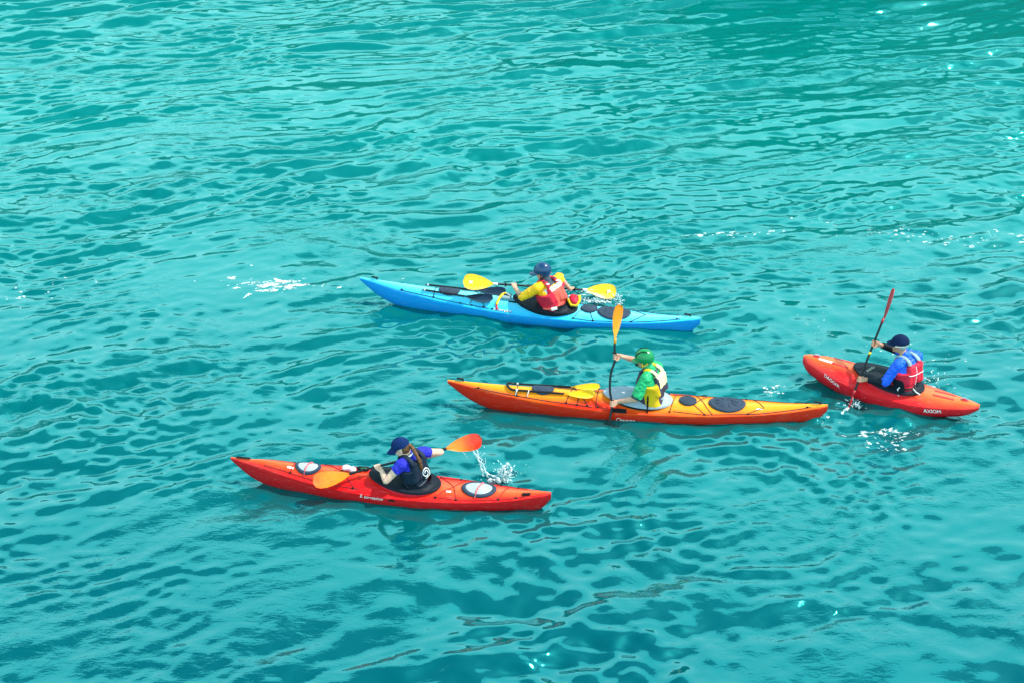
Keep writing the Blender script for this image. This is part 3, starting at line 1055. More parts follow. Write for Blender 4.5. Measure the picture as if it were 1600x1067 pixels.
def make_cap(P, mat, name='cap', brim_len=.085, tilt=0.0, crown=1.0):
    q = P['_']; hp = q['hp']; HM = q['HM']; root = q['root']
    mb = MB()
    # crown: dome open at the bottom with a folded edge
    rings = []
    for th, k in ((0, .985), (0, 1.03), (12, 1.045), (28, 1.03), (45, 1.01), (62, 1.0), (76, 1.0), (86, 1.0)):
        t = math.radians(th)
        ang = np.linspace(0, 2 * np.pi, 32, endpoint=False)
        rings.append(np.array([hp(-.010 + .110 * k * crown * math.cos(t) * math.cos(a), .088 * k * crown * math.cos(t) * math.sin(a),
                                  .035 + .105 * crown * math.sin(t) ** .9 + .02 * math.cos(a) * 0) for a in ang]))
    mb.loft(rings, True)
    cap = mb.build(name, mat, root, True, 60)
    # brim
    V, F = [], []
    na, nr = 17, 6
    for lay in (0, 1):
        for i in range(nr):
            s = i / (nr - 1)
            for j in range(na):
                a = math.radians(-78 + 156 * j / (na - 1))
                x0, y0 = -.010 + .108 * math.cos(a), .087 * math.sin(a)
                x1 = x0 + brim_len * s * (math.cos(a * .75)) ** .7
                y1 = y0 * (1 - .06 * s)
                z = .040 - .022 * s * s - .25 * (y1 ** 2) * 12 * .25 * s - .006 * lay + tilt * s
                V.append(hp(x1, y1, z))
    n = na * nr
    for i in range(nr - 1):
        for j in range(na - 1):
            a = i * na + j
            F.append((a, a + 1, a + na + 1, a + na)); F.append((n + a, n + a + na, n + a + na + 1, n + a + 1))
    for j in range(na - 1):
        a = (nr - 1) * na + j
        F.append((a, a + 1, n + a + 1, n + a)); F.append((j, n + j, n + j + 1, j + 1))
    for i in range(nr - 1):
        for j in (0, na - 1):
            a = i * na + j
            F.append((a, n + a, n + a + na, a + na))
    MB().add(V, F).build('brim', mat, cap, True, 50)
    MB().ball(hp(-.010, 0, .141 * crown + .0), .008, HM, 8, 6).build('button', mat, cap)
    return cap


def make_helmet(P, mat, strap_mat, visor=0.05, vents=None):
    q = P['_']; hp = q['hp']; root = q['root']
    rings = []
    for th, k in ((-28, .93), (-28, 1.0), (-14, 1.03), (0, 1.045), (15, 1.04), (32, 1.03), (50, 1.01), (66, 1.0), (78, 1.0), (87, 1.0)):
        t = math.radians(th)
        ring = []
        for a in np.linspace(0, 2 * np.pi, 40, endpoint=False):
            ca = math.cos(a)
            z = .030 + .122 * math.sin(t)
            if th < 0:
                # lower at the back and over the ears, cut away at the face
                z = .030 + .122 * math.sin(t) * (1.35 - 1.15 * max(0, ca) ** .6 if ca > 0 else 1.35)
            x = -.012 + .128 * k * math.cos(t) * ca
            ring.append(hp(x, .104 * k * math.cos(t) * math.sin(a), z))
        rings.append(np.array(ring))
    hm = MB().loft(rings, True).build('helmet', mat, root, True, 55)
    V, F = [], []
    na, nr = 15, 5
    for lay in (0, 1):
        for i in range(nr):
            s = i / (nr - 1)
            for j in range(na):
                a = math.radians(-62 + 124 * j / (na - 1))
                x0, y0 = -.012 + .124 * math.cos(a), .101 * math.sin(a)
                V.append(hp(x0 + visor * s * math.cos(a) ** .6, y0 * (1 - .05 * s), .030 - .02 * s - 1.2 * y0 * y0 * s - .008 * lay))
    n = na * nr
    for i in range(nr - 1):
        for j in range(na - 1):
            a = i * na + j
            F.append((a, a + 1, a + na + 1, a + na)); F.append((n + a, n + a + na, n + a + na + 1, n + a + 1))
    for j in range(na - 1):
        a = (nr - 1) * na + j
        F.append((a, a + 1, n + a + 1, n + a)); F.append((j, n + j, n + j + 1, j + 1))
    for i in range(nr - 1):
        for j in (0, na - 1):
            a = i * na + j
            F.append((a, n + a, n + a + na, a + na))
    MB().add(V, F).build('visor', mat, hm, True, 50)
    for s in (1, -1):
        MB().tube([hp(.02, s * .098, -.01), hp(.03, s * .083, -.06), hp(.045, s * .05, -.118), hp(.05, 0, -.128)], .007, 6).build('chin_strap', strap_mat, hm)
        MB().tube([hp(-.05, s * .098, -.02), hp(-.01, s * .086, -.055), hp(.028, s * .083, -.065)], .007, 6).build('chin_strap', strap_mat, hm)
    if vents is not None:
        for s in (1, -1):
            P0 = []
            for th in np.linspace(-35, 60, 9):
                t = math.radians(th)
                P0.append(hp(-.012 + .130 * math.sin(t) * .93, s * .052, .030 + .122 * math.cos(t) * .90))
            MB().tube(P0, .006, 6).build('vent', vents, hm)
    return hm


# ================================================================== the four kayaks
SEA = [(-1, .012, .13, .215, .03), (-.955, .045, .0, .205, .035), (-.8, .12, -.07, .165, .04), (-.5, .222, -.11, .135, .055),
       (-.2, .268, -.12, .135, .065), (0, .275, -.12, .145, .095), (.12, .268, -.12, .155, .115), (.3, .24, -.115, .175, .115),
       (.55, .165, -.09, .215, .10), (.8, .078, -.02, .29, .07), (.9, .042, .12, .335, .045), (1, .012, .345, .385, .015)]


m_tan_text = material('pale_print', (0.5, 0.5, 0.4), 0.6)


def kayak(name, loc, ang, label):
    k = empty(name, (loc[0], loc[1], 0.0), R(ang))
    return tag(k, label, 'kayak')


def sea_lines(h, k, mat, segs, fits, fit_mat=None):
    for s in segs: deck_line(h, s, k, mat)
    for x, y in fits: fitting(h, x, y, k, fit_mat or M['black'])


# ---------------------------------------------------------------- blue sea kayak
hull_blue = hull_material('blue_plastic', [(0.0, (0.004, 0.16, 0.48)), (0.47, (0.006, 0.22, 0.58)), (0.58, (0.02, 0.42, 0.74)), (1.0, (0.15, 0.60, 0.72))])  # one blue plastic; sunlit deck and shaded sides painted into the stops
kb = kayak('kayak', (0.235, 19.40), 169.7, 'long light blue sea kayak, the farthest of the four boats')
hb = Hull(5.18, SEA)
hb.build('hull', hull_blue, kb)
cockpit(hb, -.27, .47, .235, .285, .185, kb, M['black'], M['neoprene'], (-.43, 0), tun=.27)
oval_hatch(hb, -1.31, .0, .25, .17, kb, M['rubber'], M['rubber'], ribs=9)
oval_hatch(hb, -.93, -.04, .125, .115, kb, M['rubber'], M['rubber'])
oval_hatch(hb, 1.20, .0, .16, .105, kb, M['rubber'], M['rubber'])
BL = [[(1.95, .085), (1.5, .13), (1.0, .19), (.55, .225)], [(1.95, -.085), (1.5, -.13), (1.0, -.19), (.55, -.225)],
      [(-.72, .22), (-1.0, .225), (-1.6, .17), (-2.3, .05)], [(-.72, -.22), (-1.0, -.225), (-1.6, -.17), (-2.3, -.05)],
      [(-.72, .22), (-.92, -.21)], [(-1.02, .215), (-.84, -.22)], [(-1.58, .165), (-1.78, .0), (-1.58, -.165)],
      [(.62, .215), (.86, -.19)], [(.62, -.215), (.86, .19)], [(1.42, .13), (1.42, -.13)]]
sea_lines(hb, kb, M['cord'], BL, [(x, s * y) for x, y in ((1.92, .08), (1.42, .135), (1.0, .185), (.82, .2), (.64, .212), (.5, .225), (-.72, .215), (-1.02, .22), (-1.58, .165), (-2.25, .05)) for s in (1, -1)])
toggle(hb, 2.36, kb, M['black']); toggle(hb, -2.40, kb, M['black'])
patch_on_hull(hb, .28, .16, .84, .90, M['black'], kb, 'deck_slot')
text_on_hull(hb, 'Scorpio', .47, .565, .27, .062, M['black'], kb, bold=.03, off=.003)
text_on_hull(hb, 'Scorpio', .475, .57, .27, .055, M['white'], kb, bold=.0, off=.0055)

# ---------------------------------------------------------------- orange sea kayak
hull_orange = hull_material('orange_plastic', [(0.0, (0.46, 0.008, 0.001)), (0.46, (0.62, 0.018, 0.002)), (0.56, (0.80, 0.09, 0.003)), (0.72, (0.86, 0.22, 0.006)), (1.0, (0.88, 0.31, 0.010))])  # moulded red-to-orange blend, its sides darkened with painted shade
ko = kayak('kayak', (1.69, 16.86), 175.9, 'long orange sea kayak with red sides and pale grey spray deck')
ho = Hull(5.15, SEA)


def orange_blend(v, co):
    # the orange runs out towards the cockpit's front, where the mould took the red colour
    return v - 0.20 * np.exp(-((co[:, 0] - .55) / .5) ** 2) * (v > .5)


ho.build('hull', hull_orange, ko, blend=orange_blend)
cockpit(ho, -.02, .45, .225, .29, .195, ko, M['black'], M['grey_deck'], (-.20, 0), tun=.27)
oval_hatch(ho, -1.23, .0, .25, .17, ko, M['rubber'], M['rubber'], ribs=9)
oval_hatch(ho, -.70, -.02, .12, .11, ko, M['rubber'], M['rubber'])
oval_hatch(ho, 1.27, .0, .15, .10, ko, M['rubber'], M['rubber'])
OL = [[(2.2, .055), (1.7, .11), (1.1, .175), (.6, .22)], [(2.2, -.055), (1.7, -.11), (1.1, -.175), (.6, -.22)],
      [(-.5, .2), (-.9, .225), (-1.6, .17), (-2.35, .045)], [(-.5, -.2), (-.9, -.225), (-1.6, -.17), (-2.35, -.045)],
      [(-.45, .22), (-.55, -.2)], [(-.92, .22), (-.78, .06), (-.98, -.22)], [(-1.02, .21), (-.95, .1), (-.82, -.23)], [(-1.5, .17), (-1.72, .06), (-1.6, -.16)],
      [(.95, .18), (.82, -.2)], [(.8, .2), (.72, -.2)], [(.66, .2), (.92, -.18)], [(.55, .215), (.5, -.21)], [(1.62, .12), (1.62, -.12)]]
sea_lines(ho, ko, M['cord'], OL, [(x, s * y) for x, y in ((2.15, .055), (1.62, .115), (.95, .18), (.8, .2), (.66, .205), (.52, .215), (-.45, .21), (-.92, .22), (-1.5, .175), (-2.3, .045)) for s in (1, -1)])
toggle(ho, 2.40, ko, M['black']); toggle(ho, -2.44, ko, M['black'])
patch_on_hull(ho, .33, .13, .50, .60, M['black'], ko, 'deck_recess')
patch_on_hull(ho, -1.62, -1.70, .74, .80, M['white'], ko, 'sticker')
text_on_hull(ho, 'Charente', .26, .37, .25, .075, M['white'], ko)

# ---------------------------------------------------------------- red touring kayak
hull_red = hull_material('red_plastic', [(0.0, (0.38, 0.002, 0.004)), (0.48, (0.56, 0.004, 0.006)), (0.62, (0.68, 0.012, 0.008)), (0.8, (0.76, 0.06, 0.014)), (1.0, (0.78, 0.10, 0.025))])  # own red and orange-red blend; shade painted into the darker side stops
kr = kayak('kayak', (-1.54, 15.05), 172.0, 'slim red touring kayak with two white oval hatches, nearest of the boats')
REDT = [(t, b * 1.04, k_, s * .97, c) for t, b, k_, s, c in SEA[:-2]] + [(.9, .042, .10, .305, .04), (1, .012, .31, .345, .012)]
hr = Hull(4.09, REDT)


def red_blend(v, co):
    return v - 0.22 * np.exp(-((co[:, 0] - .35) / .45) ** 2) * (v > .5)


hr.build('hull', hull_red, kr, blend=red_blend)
cockpit(hr, -.20, .435, .235, .28, .185, kr, M['red'], M['neoprene'], (-.36, 0), tun=.25)
oval_hatch(hr, 1.04, .0, .165, .115, kr, M['rubber'], M['silver'])
oval_hatch(hr, -1.14, .0, .22, .15, kr, M['rubber'], M['silver'])
for x, w in ((1.04, .125), (-1.14, .165)):
    MB().tube([hr.deck(x + .03, w, .012), hr.deck(x + .02, w * .5, .045), hr.deck(x - .0, 0, .048), hr.deck(x - .03, -w * .5, .045), hr.deck(x - .04, -w, .012)], .010, 6).build('hatch_strap', M['pink'], kr)
RL = [[(1.6, .06), (1.3, .10), (.75, .2), (.35, .22)], [(1.6, -.06), (1.3, -.10), (.75, -.2), (.35, -.22)],
      [(-.62, .2), (-.95, .21), (-1.5, .13), (-1.75, .07)], [(-.62, -.2), (-.95, -.21), (-1.5, -.13), (-1.75, -.07)],
      [(1.25, .10), (1.2, -.11)], [(.86, .17), (.62, .0), (.42, -.2)], [(.86, -.17), (.62, .0), (.42, .2)], [(.72, .05), (.62, -.1)],
      [(-.6, .2), (-.82, .0), (-.95, -.2)], [(-.64, -.2), (-.82, .0), (-.88, .2)], [(-1.4, .14), (-1.5, -.1)]]
sea_lines(hr, kr, M['red_cord'], RL, [(x, s * y) for x, y in ((1.25, .105), (.86, .175), (.42, .215), (-.62, .205), (-.88, .205), (-1.4, .14), (-1.62, .1)) for s in (1, -1)])
MB().capsule(hr.deck(1.96, 0, .012), hr.deck(1.80, 0, .016), .016, squash=(np.array([0, 1, 0]), np.array([0, 0, 1]), .6)).build('grab_handle', M['black'], kr)
MB().capsule(hr.deck(-1.78, .05, .012), hr.deck(-1.70, .055, .012), .018).build('grab_handle', M['black'], kr)
patch_on_hull(hr, 1.30, 1.22, .80, .88, M['white'], kr, 'sticker')
patch_on_hull(hr, -.74, -.80, .8, .85, M['white'], kr, 'sticker')
patch_on_hull(hr, -.04, -.12, .46, .49, M['black'], kr, 'deck_slot')
text_on_hull(hr, 'perception', .265, .475, .235, .055, M['white'], kr)
text_on_hull(hr, 'X', .325, .485, .035, .05, M['white'], kr, name='emblem', bold=.02)

# ---------------------------------------------------------------- red whitewater kayak
hull_ww = hull_material('red_orange_plastic', [(0.0, (0.36, 0.002, 0.004)), (0.42, (0.58, 0.004, 0.012)), (0.66, (0.70, 0.014, 0.016)), (0.84, (0.78, 0.07, 0.018)), (1.0, (0.82, 0.13, 0.03))])  # red and orange plastic, with shade added to the low side colours
kw = kayak('kayak', (5.21, 17.23), 153.7, 'short rounded red whitewater kayak, rightmost of the boats')
hw = Hull(2.46, [(-1, .025, .15, .19, .045), (-.93, .08, .075, .185, .06), (-.7, .19, -.03, .165, .08), (-.4, .285, -.10, .15, .095),
                 (0, .325, -.12, .16, .115), (.3, .31, -.11, .18, .14), (.6, .24, -.055, .22, .145), (.85, .14, .045, .265, .095),
                 (.95, .085, .12, .285, .065), (1, .03, .2, .295, .035)], n=2.5, peak=2.3)


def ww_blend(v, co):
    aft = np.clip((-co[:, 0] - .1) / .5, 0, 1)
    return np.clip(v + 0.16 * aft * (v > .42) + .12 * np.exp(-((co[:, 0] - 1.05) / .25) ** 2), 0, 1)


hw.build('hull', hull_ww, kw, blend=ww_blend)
cockpit(hw, 0.02, .475, .268, .345, .235, kw, M['red'], M['neoprene'], (-.20, 0), tun=.30, dome=.06)
for s in (1, -1):                                     # moulded deck grooves and drain slots
    for x0, x1, y in ((-.62, -.88, .055), (.60, .80, .07)):
        MB().capsule(hw.deck(x0, s * y, .001), hw.deck(x1, s * y * .9, .001), .017, squash=(np.array([0, 1, 0]), np.array([0, 0, 1]), .22)).build('deck_groove', M['red'], kw)
for x in (1.05, -1.02):
    MB().ball(hw.deck(x, 0, .002), (.055, .032, .008)).build('grab_loop_recess', M['red'], kw)
    MB().tube([hw.deck(x + .05, .012, .004), hw.deck(x + .02, .0, .03), hw.deck(x - .02, 0, .03), hw.deck(x - .05, -.012, .004)], .008, 6).build('grab_loop', M['silver'], kw)
text_on_hull(hw, 'DAGGER', .86, .47, .24, .048, M['white'], kw, bold=.005, dx_q=-.05)
text_on_hull(hw, 'AXIOM', -.55, .45, .22, .058, M['white'], kw, bold=.0, slant=.25)
patch_on_hull(hw, 1.0, .80, .82, .9, M['white'], kw, 'sticker')
from mathutils.bvhtree import BVHTree


def mesh_tree(o):
    bm = bmesh.new(); bm.from_mesh(o.data)
    t = BVHTree.FromBMesh(bm); bm.free()
    return t


def text_on_top(o, text, origin, along, up, width, height, mat, parent):
    """lettering dropped straight down onto a surface"""
    cu = bpy.data.curves.new('t', 'FONT'); cu.body = text; cu.offset = .01; cu.resolution_u = 3
    ob = bpy.data.objects.new('t', cu); scene.collection.objects.link(ob)
    me = bpy.data.meshes.new_from_object(ob.evaluated_get(bpy.context.evaluated_depsgraph_get()))
    bpy.data.objects.remove(ob); bpy.data.curves.remove(cu)
    co = np.empty(len(me.vertices) * 3); me.vertices.foreach_get('co', co); co = co.reshape(-1, 3)
    lo, hi = co.min(0), co.max(0); tree = mesh_tree(o); out = []
    for c in co:
        p = np.array(origin) + np.array(along) * (c[0] - lo[0]) / (hi[0] - lo[0]) * width + np.array(up) * (c[1] - lo[1]) / (hi[1] - lo[1]) * height
        h = tree.ray_cast(Vector((p[0], p[1], 1.0)), Vector((0, 0, -1)))[0]
        out.append((p[0], p[1], (h.z if h else p[2]) + .004))
    me.vertices.foreach_set('co', np.array(out).ravel()); me.update()
    return finish(me, 'lettering', mat, parent, False, None)


skirt_w = [c_ for c_ in kw.children if c_.name.startswith('spray_deck')][0]
text_on_top(skirt_w, 'REED', (.30, .06, .3), (-.35, -.94, 0), (.94, -.35, 0), .17, .035, m_tan_text, kw)


# ================================================================== paddles
CAMDIR = (0, .85, .55)
pad_yellow = blade_material('yellow_blade_plastic', (0.92, 0.53, 0.0), (0.90, 0.48, 0.0), .25)
pb = tag(empty('paddle', kb.location, kb.rotation_euler[2]), 'yellow bladed paddle held level across the blue kayak', 'paddle')
PB_A, PB_B = np.array((.956, .15, .57)), np.array((-1.247, -.72, .126))
make_paddle('paddle', PB_A, PB_B, (.1, .8, .6), (-.1, .7, .7), pad_yellow, pb, '', bl=.50, bw=.235, mark=True)

pad_orange = blade_material('orange_blade_plastic', (0.92, 0.36, 0.02), (0.88, 0.28, 0.01), .3)
po = tag(empty('paddle', ko.location, ko.rotation_euler[2]), 'orange bladed bent shaft paddle held upright beside the orange kayak', 'paddle')
PO_A = np.array((.304, -.305, 1.501)); PO_d = unit(np.array((.36, .37, .0)) - PO_A); PO_B = PO_A + PO_d * 2.22
make_paddle('paddle', PO_A, PO_B, (-.75, .7, .25), (1, .2, 0), pad_orange, po, '', bl=.49, bw=.18, collar_mat=pad_orange, bend=(.028, 0, 0))

pad_red = blade_material('orange_red_blade_plastic', (0.92, 0.26, 0.012), (0.80, 0.03, 0.006), .3)
pr_ = tag(empty('paddle', kr.location, kr.rotation_euler[2]), 'orange and red bladed paddle dripping water beside the red touring kayak', 'paddle')
PR_A, PR_B = np.array((.887, .35, .325)), np.array((-1.072, -.62, .498))
make_paddle('paddle', PR_A, PR_B, (.1, .65, .75), (-.1, .8, .6), pad_red, pr_, '', bl=.50, bw=.21, collar_mat=M['black'], tb=(.55, 1))

pad_dkred = blade_material('dark_red_blade_plastic', (0.42, 0.01, 0.02), (0.55, 0.012, 0.025), .2)
pw = tag(empty('paddle', kw.location, kw.rotation_euler[2]), 'dark red bladed paddle held upright beside the short whitewater kayak', 'paddle')
PW_A = np.array((.196, -.45, 1.42)); PW_d = unit(np.array((.392, .38, .154)) - PW_A); PW_B = PW_A + PW_d * 1.97
make_paddle('paddle', PW_A, PW_B, (.93, .38, .1), (1, .3, 0), pad_dkred, pw, '', bl=.46, bw=.20, collar_mat=pad_dkred, ring=False)
c = PW_A + PW_d * .93
MB().capsule(c - PW_d * .02, c + PW_d * .02, .018, flat0=True, flat1=True).build('tape', M['yellow'], pw)


# ================================================================== paddlers
m_yellow_j = material('yellow_jacket', (0.86, 0.41, 0.003), 0.6, (0.76, 0.33, 0.003), 10, bump=.35, bscale=35)
m_white_j = material('pale_grey_jacket', (0.62, 0.66, 0.72), 0.6, bump=.35, bscale=35)
m_collar = material('dark_grey_collar', (0.05, 0.065, 0.09), 0.6)
m_red_v = material('red_vest_fabric', (0.62, 0.012, 0.04), 0.6, (0.52, 0.008, 0.03), 12, bump=.35, bscale=40)
m_coral_v = material('coral_vest_fabric', (0.75, 0.10, 0.07), 0.6, (0.66, 0.07, 0.05), 12, bump=.35, bscale=40)
m_green_j = material('green_jacket', (0.012, 0.36, 0.13), 0.45, (0.008, 0.26, 0.09), 10, bump=.45, bscale=30)
m_teal_cuff = material('dark_teal_cuff', (0.008, 0.035, 0.04), 0.6)
m_navy_v = material('navy_vest_fabric', (0.035, 0.035, 0.07), 0.6, (0.05, 0.03, 0.05), 9, bump=.35, bscale=40)
m_yel_v = material('yellow_vest_fabric', (0.76, 0.42, 0.005), 0.6, (0.66, 0.34, 0.004), 9, bump=.35, bscale=40)
m_cream_v = material('pale_yellow_vest_fabric', (0.78, 0.70, 0.38), 0.65, (0.7, 0.6, 0.28), 9, bump=.3, bscale=40)
m_green_h = material('green_helmet_plastic', (0.003, 0.19, 0.055), 0.25, (0.003, 0.17, 0.05), 4, coat=.15)
m_navy_h = material('navy_helmet_plastic', (0.008, 0.04, 0.11), 0.22, (0.008, 0.035, 0.1), 4, coat=.15)
m_blue_j = material('royal_blue_jacket', (0.008, 0.10, 0.66), 0.45, (0.006, 0.075, 0.54), 10, bump=.4, bscale=32)
m_violet = material('violet_blue_shirt', (0.014, 0.016, 0.38), 0.7, (0.012, 0.012, 0.30), 10, bump=.3, bscale=60)
m_dark_v = material('charcoal_navy_vest', (0.006, 0.012, 0.026), 0.6, (0.012, 0.022, 0.04), 9, spec=0.15, bump=.35, bscale=40)
m_grey_s = material('grey_webbing', (0.25, 0.33, 0.36), 0.6)


def side_of(arms, c, key):
    S, E, W = arms[key]
    d = E - S
    t = ((c - S) @ d) / (d @ d)
    return t


# ---- paddler in the blue kayak
def paint_j(tl, c, arms):
    idx = np.zeros(len(c))
    body = (np.abs(tl[:, 1]) < .155) | ((tl[:, 2] < .62))
    idx[(tl[:, 2] < .93) & (np.abs(tl[:, 1]) < .17) & (tl[:, 0] < .03)] = 1
    idx[(tl[:, 2] > .96) & (np.abs(tl[:, 1]) < .095)] = 2
    return idx


def paint_vr(tl, c):
    idx = np.zeros(len(c))
    idx[(tl[:, 0] < -.09) & (np.abs(tl[:, 1]) < .105) & (tl[:, 2] > .25) & (tl[:, 2] < .85)] = 1
    idx[(tl[:, 0] < -.05) & (np.abs(tl[:, 1]) < .11) & (tl[:, 2] >= .85) & (tl[:, 2] < .97)] = 2
    return idx


P1 = dict(hip=(-.44, 0, .09), shl=(-.17, .175, .585), shr=(-.45, -.16, .575), head=(-.215, .0, .775), face=(1, .12, -.22), skin=M['skin'],
          grip_l=PB_A + (PB_B - PB_A) * .325, grip_r=PB_A + (PB_B - PB_A) * .705, axis=PB_B - PB_A,
          hand_from_l=(.45, -.85, .15), hand_from_r=(-.1, -.8, -.4), hand_up_l=(0, 0, 1), hand_up_r=(0, 0, 1), pole_l=(.0, .7, .1), pole_r=(-.25, -.95, .35),
          thumb_l=1, thumb_r=-1, build=1.14, seed=1.0,
          shirt=dict(name='jacket', sleeve=1.02, hem=.062, collar=.5, mats=[m_yellow_j, m_white_j, m_collar], paint=paint_j, cuff=(.98, 1.10, m_collar), cuff_pad=.010),
          vest=dict(mats=[m_red_v, m_coral_v, m_white_j], paint=paint_vr, pad=.038, bib=.9))
make_person(kb, P1, 'paddler in navy helmet, yellow jacket and red life vest sitting in the blue kayak')
make_helmet(P1, m_navy_h, M['black'], visor=.085)
q = P1['_']
for k in (-.095, .095):                               # strap buckles
    c = q['mid'] + q['s1'] * k - q['f1'] * .05 + q['up'] * .085
    MB().box(c, (.06, .045, .022), np.stack([q['f1'], q['s1'], q['up']], 1), bev=.006).build('strap_buckle', M['rubber'], q['root'])
    MB().box(c - q['f1'] * .075 - q['up'] * .025, (.03, .05, .02), np.stack([q['f1'], q['s1'], q['up']], 1), bev=.005).build('strap_tab', M['white'], q['root'])
bt = torso_rings(P1, .046, .37, .37, 1, dep=1.02, wid=.97, seg=28)[0]
MB().tube(np.vstack([bt, bt[:1]]), .016, 8).build('waist_belt', m_coral_v, q['root'])
MB().box(bt[10] * .5 + bt[9] * .5, (.09, .09, .03), rot_frame(unit(bt[10] - bt[9])), bev=.006).build('belt_label', M['white'], q['root'])

# ---- paddler in the orange kayak
def paint_vg(tl, c):
    idx = np.zeros(len(c))                            # yellow edge
    back = tl[:, 0] < -.035
    idx[back & (np.abs(tl[:, 1]) < .155)] = 1
    idx[back & (np.abs(tl[:, 1]) < .125) & (tl[:, 2] > .66)] = 2
    idx[(tl[:, 0] > .06)] = 1
    return idx


P2 = dict(hip=(-.22, 0, .09), shl=(-.10, .195, .665), shr=(-.265, -.18, .625), head=(-.075, .0, .855), face=(1, -.10, -.30), skin=M['skin'],
          grip_l=PO_A + PO_d * 1.34 + np.array((-.022, 0, 0)), grip_r=PO_A + PO_d * .70 + np.array((-.022, 0, 0)), axis=PO_d, l1=.30, l2=.265,
          hand_from_l=(.8, .2, -.25), hand_from_r=(1, .35, .1), hand_up_l=(0, 1, 0), hand_up_r=(0, -1, .3), pole_l=(-.1, .7, .0), pole_r=(0, -.8, .3),
          thumb_l=-1, thumb_r=1, build=1.12, seed=2.3,
          shirt=dict(name='jacket', sleeve=.92, hem=.078, collar=.4, mats=[m_green_j], cuff=(.86, .99, m_teal_cuff), cuff_pad=.020),
          vest=dict(mats=[m_yel_v, m_navy_v, m_cream_v], paint=paint_vg, pad=.044, bib=.95))
make_person(ko, P2, 'paddler in green helmet and green jacket sitting in the orange kayak')
make_helmet(P2, m_green_h, M['yellow'], visor=.06, vents=M['black'])
q = P2['_']
nk = q['neck']
MB().tube([nk + (.04 * math.cos(a) - .02, .082 * math.sin(a), .03 + .012 * math.cos(a)) for a in np.linspace(0, 2 * math.pi, 20)], .026, 8).build('collar', m_collar, q['root'])
bt = torso_rings(P2, .05, .42, .42, 1, dep=1.02, wid=.97)[0]
MB().tube([bt[7] + (0, .004, .12), bt[7] + (0, .006, .0), bt[7] + (.0, .02, -.13), bt[7] + (.0, .035, -.2)], .012, 8).build('side_strap', M['black'], q['root'])

# ---- paddler in the red touring kayak
P3 = dict(hip=(-.37, 0, .07), shl=(-.195, .155, .575), shr=(-.40, -.145, .575), head=(-.17, .015, .735), face=(1, .05, -.42), skin=M['skin_pale'],
          grip_l=PR_A + (PR_B - PR_A) * .375, grip_r=PR_A + (PR_B - PR_A) * .60, axis=PR_B - PR_A,
          hand_from_l=(.75, -.6, .25), hand_from_r=(.85, .1, .1), hand_up_l=(0, 0, 1), hand_up_r=(0, 0, 1), pole_l=(-.02, .7, .25), pole_r=(-1.2, -.75, .25),
          thumb_l=1, thumb_r=-1, build=.92, seed=3.1, l1=.275, l2=.245,
          shirt=dict(name='shirt', sleeve=.42, hem=.068, collar=.12, mats=[m_violet]),
          vest=dict(mats=[m_dark_v], pad=.034, bib=.95))
make_person(kr, P3, 'paddler in navy cap with brown plait and dark vest in the red touring kayak')
make_cap(P3, M['navy_cloth'], brim_len=.10, tilt=-.03, crown=1.06)
q = P3['_']; hp = q['hp']
mb = MB().ball(hp(-.045, 0, -.01), (.072, .080, .085), q['HM'])
mb.ball(hp(-.115, 0, .0), (.03, .03, .03), q['HM'])
mb.remesh('hair', M['hair_brown'], q['root'], .006, 3)
pt0 = hp(-.125, 0, -.005)
back = -q['f1']
path = [pt0, pt0 + back * .045 + (0, 0, -.03), q['mid'] + back * .135 + q['up'] * .04, q['mid'] + back * .150 - q['up'] * .05, q['mid'] + back * .152 - q['up'] * .13]
path = [np.array([spline(t, range(5), [p[i] for p in path]) for i in range(3)]) for t in np.linspace(0, 4, 40)]
MB().tube(path, [(.021 + .006 * abs(math.sin(i * .75))) * (1 if i < 30 else 1 - (i - 30) / 14) for i in range(40)], 10).build('plait', M['hair_brown'], q['root'])
MB().tube([hp(-.06 + .075 * math.cos(a), .075 * math.sin(a), -.115 - .02 * math.cos(a)) for a in np.linspace(1.2, 2 * math.pi - 1.2, 14)], .010, 6).build('collar_trim', M['white'], q['root'])
# swirl printed on the back of the vest
vest3 = [ch for ch in q['root'].children if ch.name.startswith('life_vest')][0]
bvh_me = vest3.data


def on_vest(me, o, d):
    from mathutils.bvhtree import BVHTree
    bm = bmesh.new(); bm.from_mesh(me)
    t = BVHTree.FromBMesh(bm); bm.free()
    return t


TREE = on_vest(bvh_me, None, None)
c0 = q['hip'] * .36 + q['mid'] * .64 - q['s1'] * .03
sw = []
for th in np.linspace(0, 3.6 * math.pi, 60):
    r = .022 + .0052 * th
    p = c0 + back * .5 + q['s1'] * (r * math.cos(th) * .8 - .02) + q['up'] * r * math.sin(th)
    hit = TREE.ray_cast(Vector(p), Vector(-back))
    if hit[0] is not None:
        sw.append(np.array(hit[0]) + back * .001)
MB().tube(sw, .0062, 6).build('swirl_emblem', M['white'], q['root'])
bt = torso_rings(P3, .036, .34, .34, 1, dep=1.02, wid=.97)[0]
MB().tube(np.vstack([bt, bt[:1]]), .014, 8).build('waist_belt', m_collar, q['root'])


# ---- paddler in the whitewater kayak
def paint_vw(tl, c):
    idx = np.zeros(len(c))
    idx[(tl[:, 1] > .13) & (tl[:, 0] > -.07) & (tl[:, 0] < .10) & (tl[:, 2] < .62)] = 1
    idx[(tl[:, 2] > .98)] = 2
    return idx


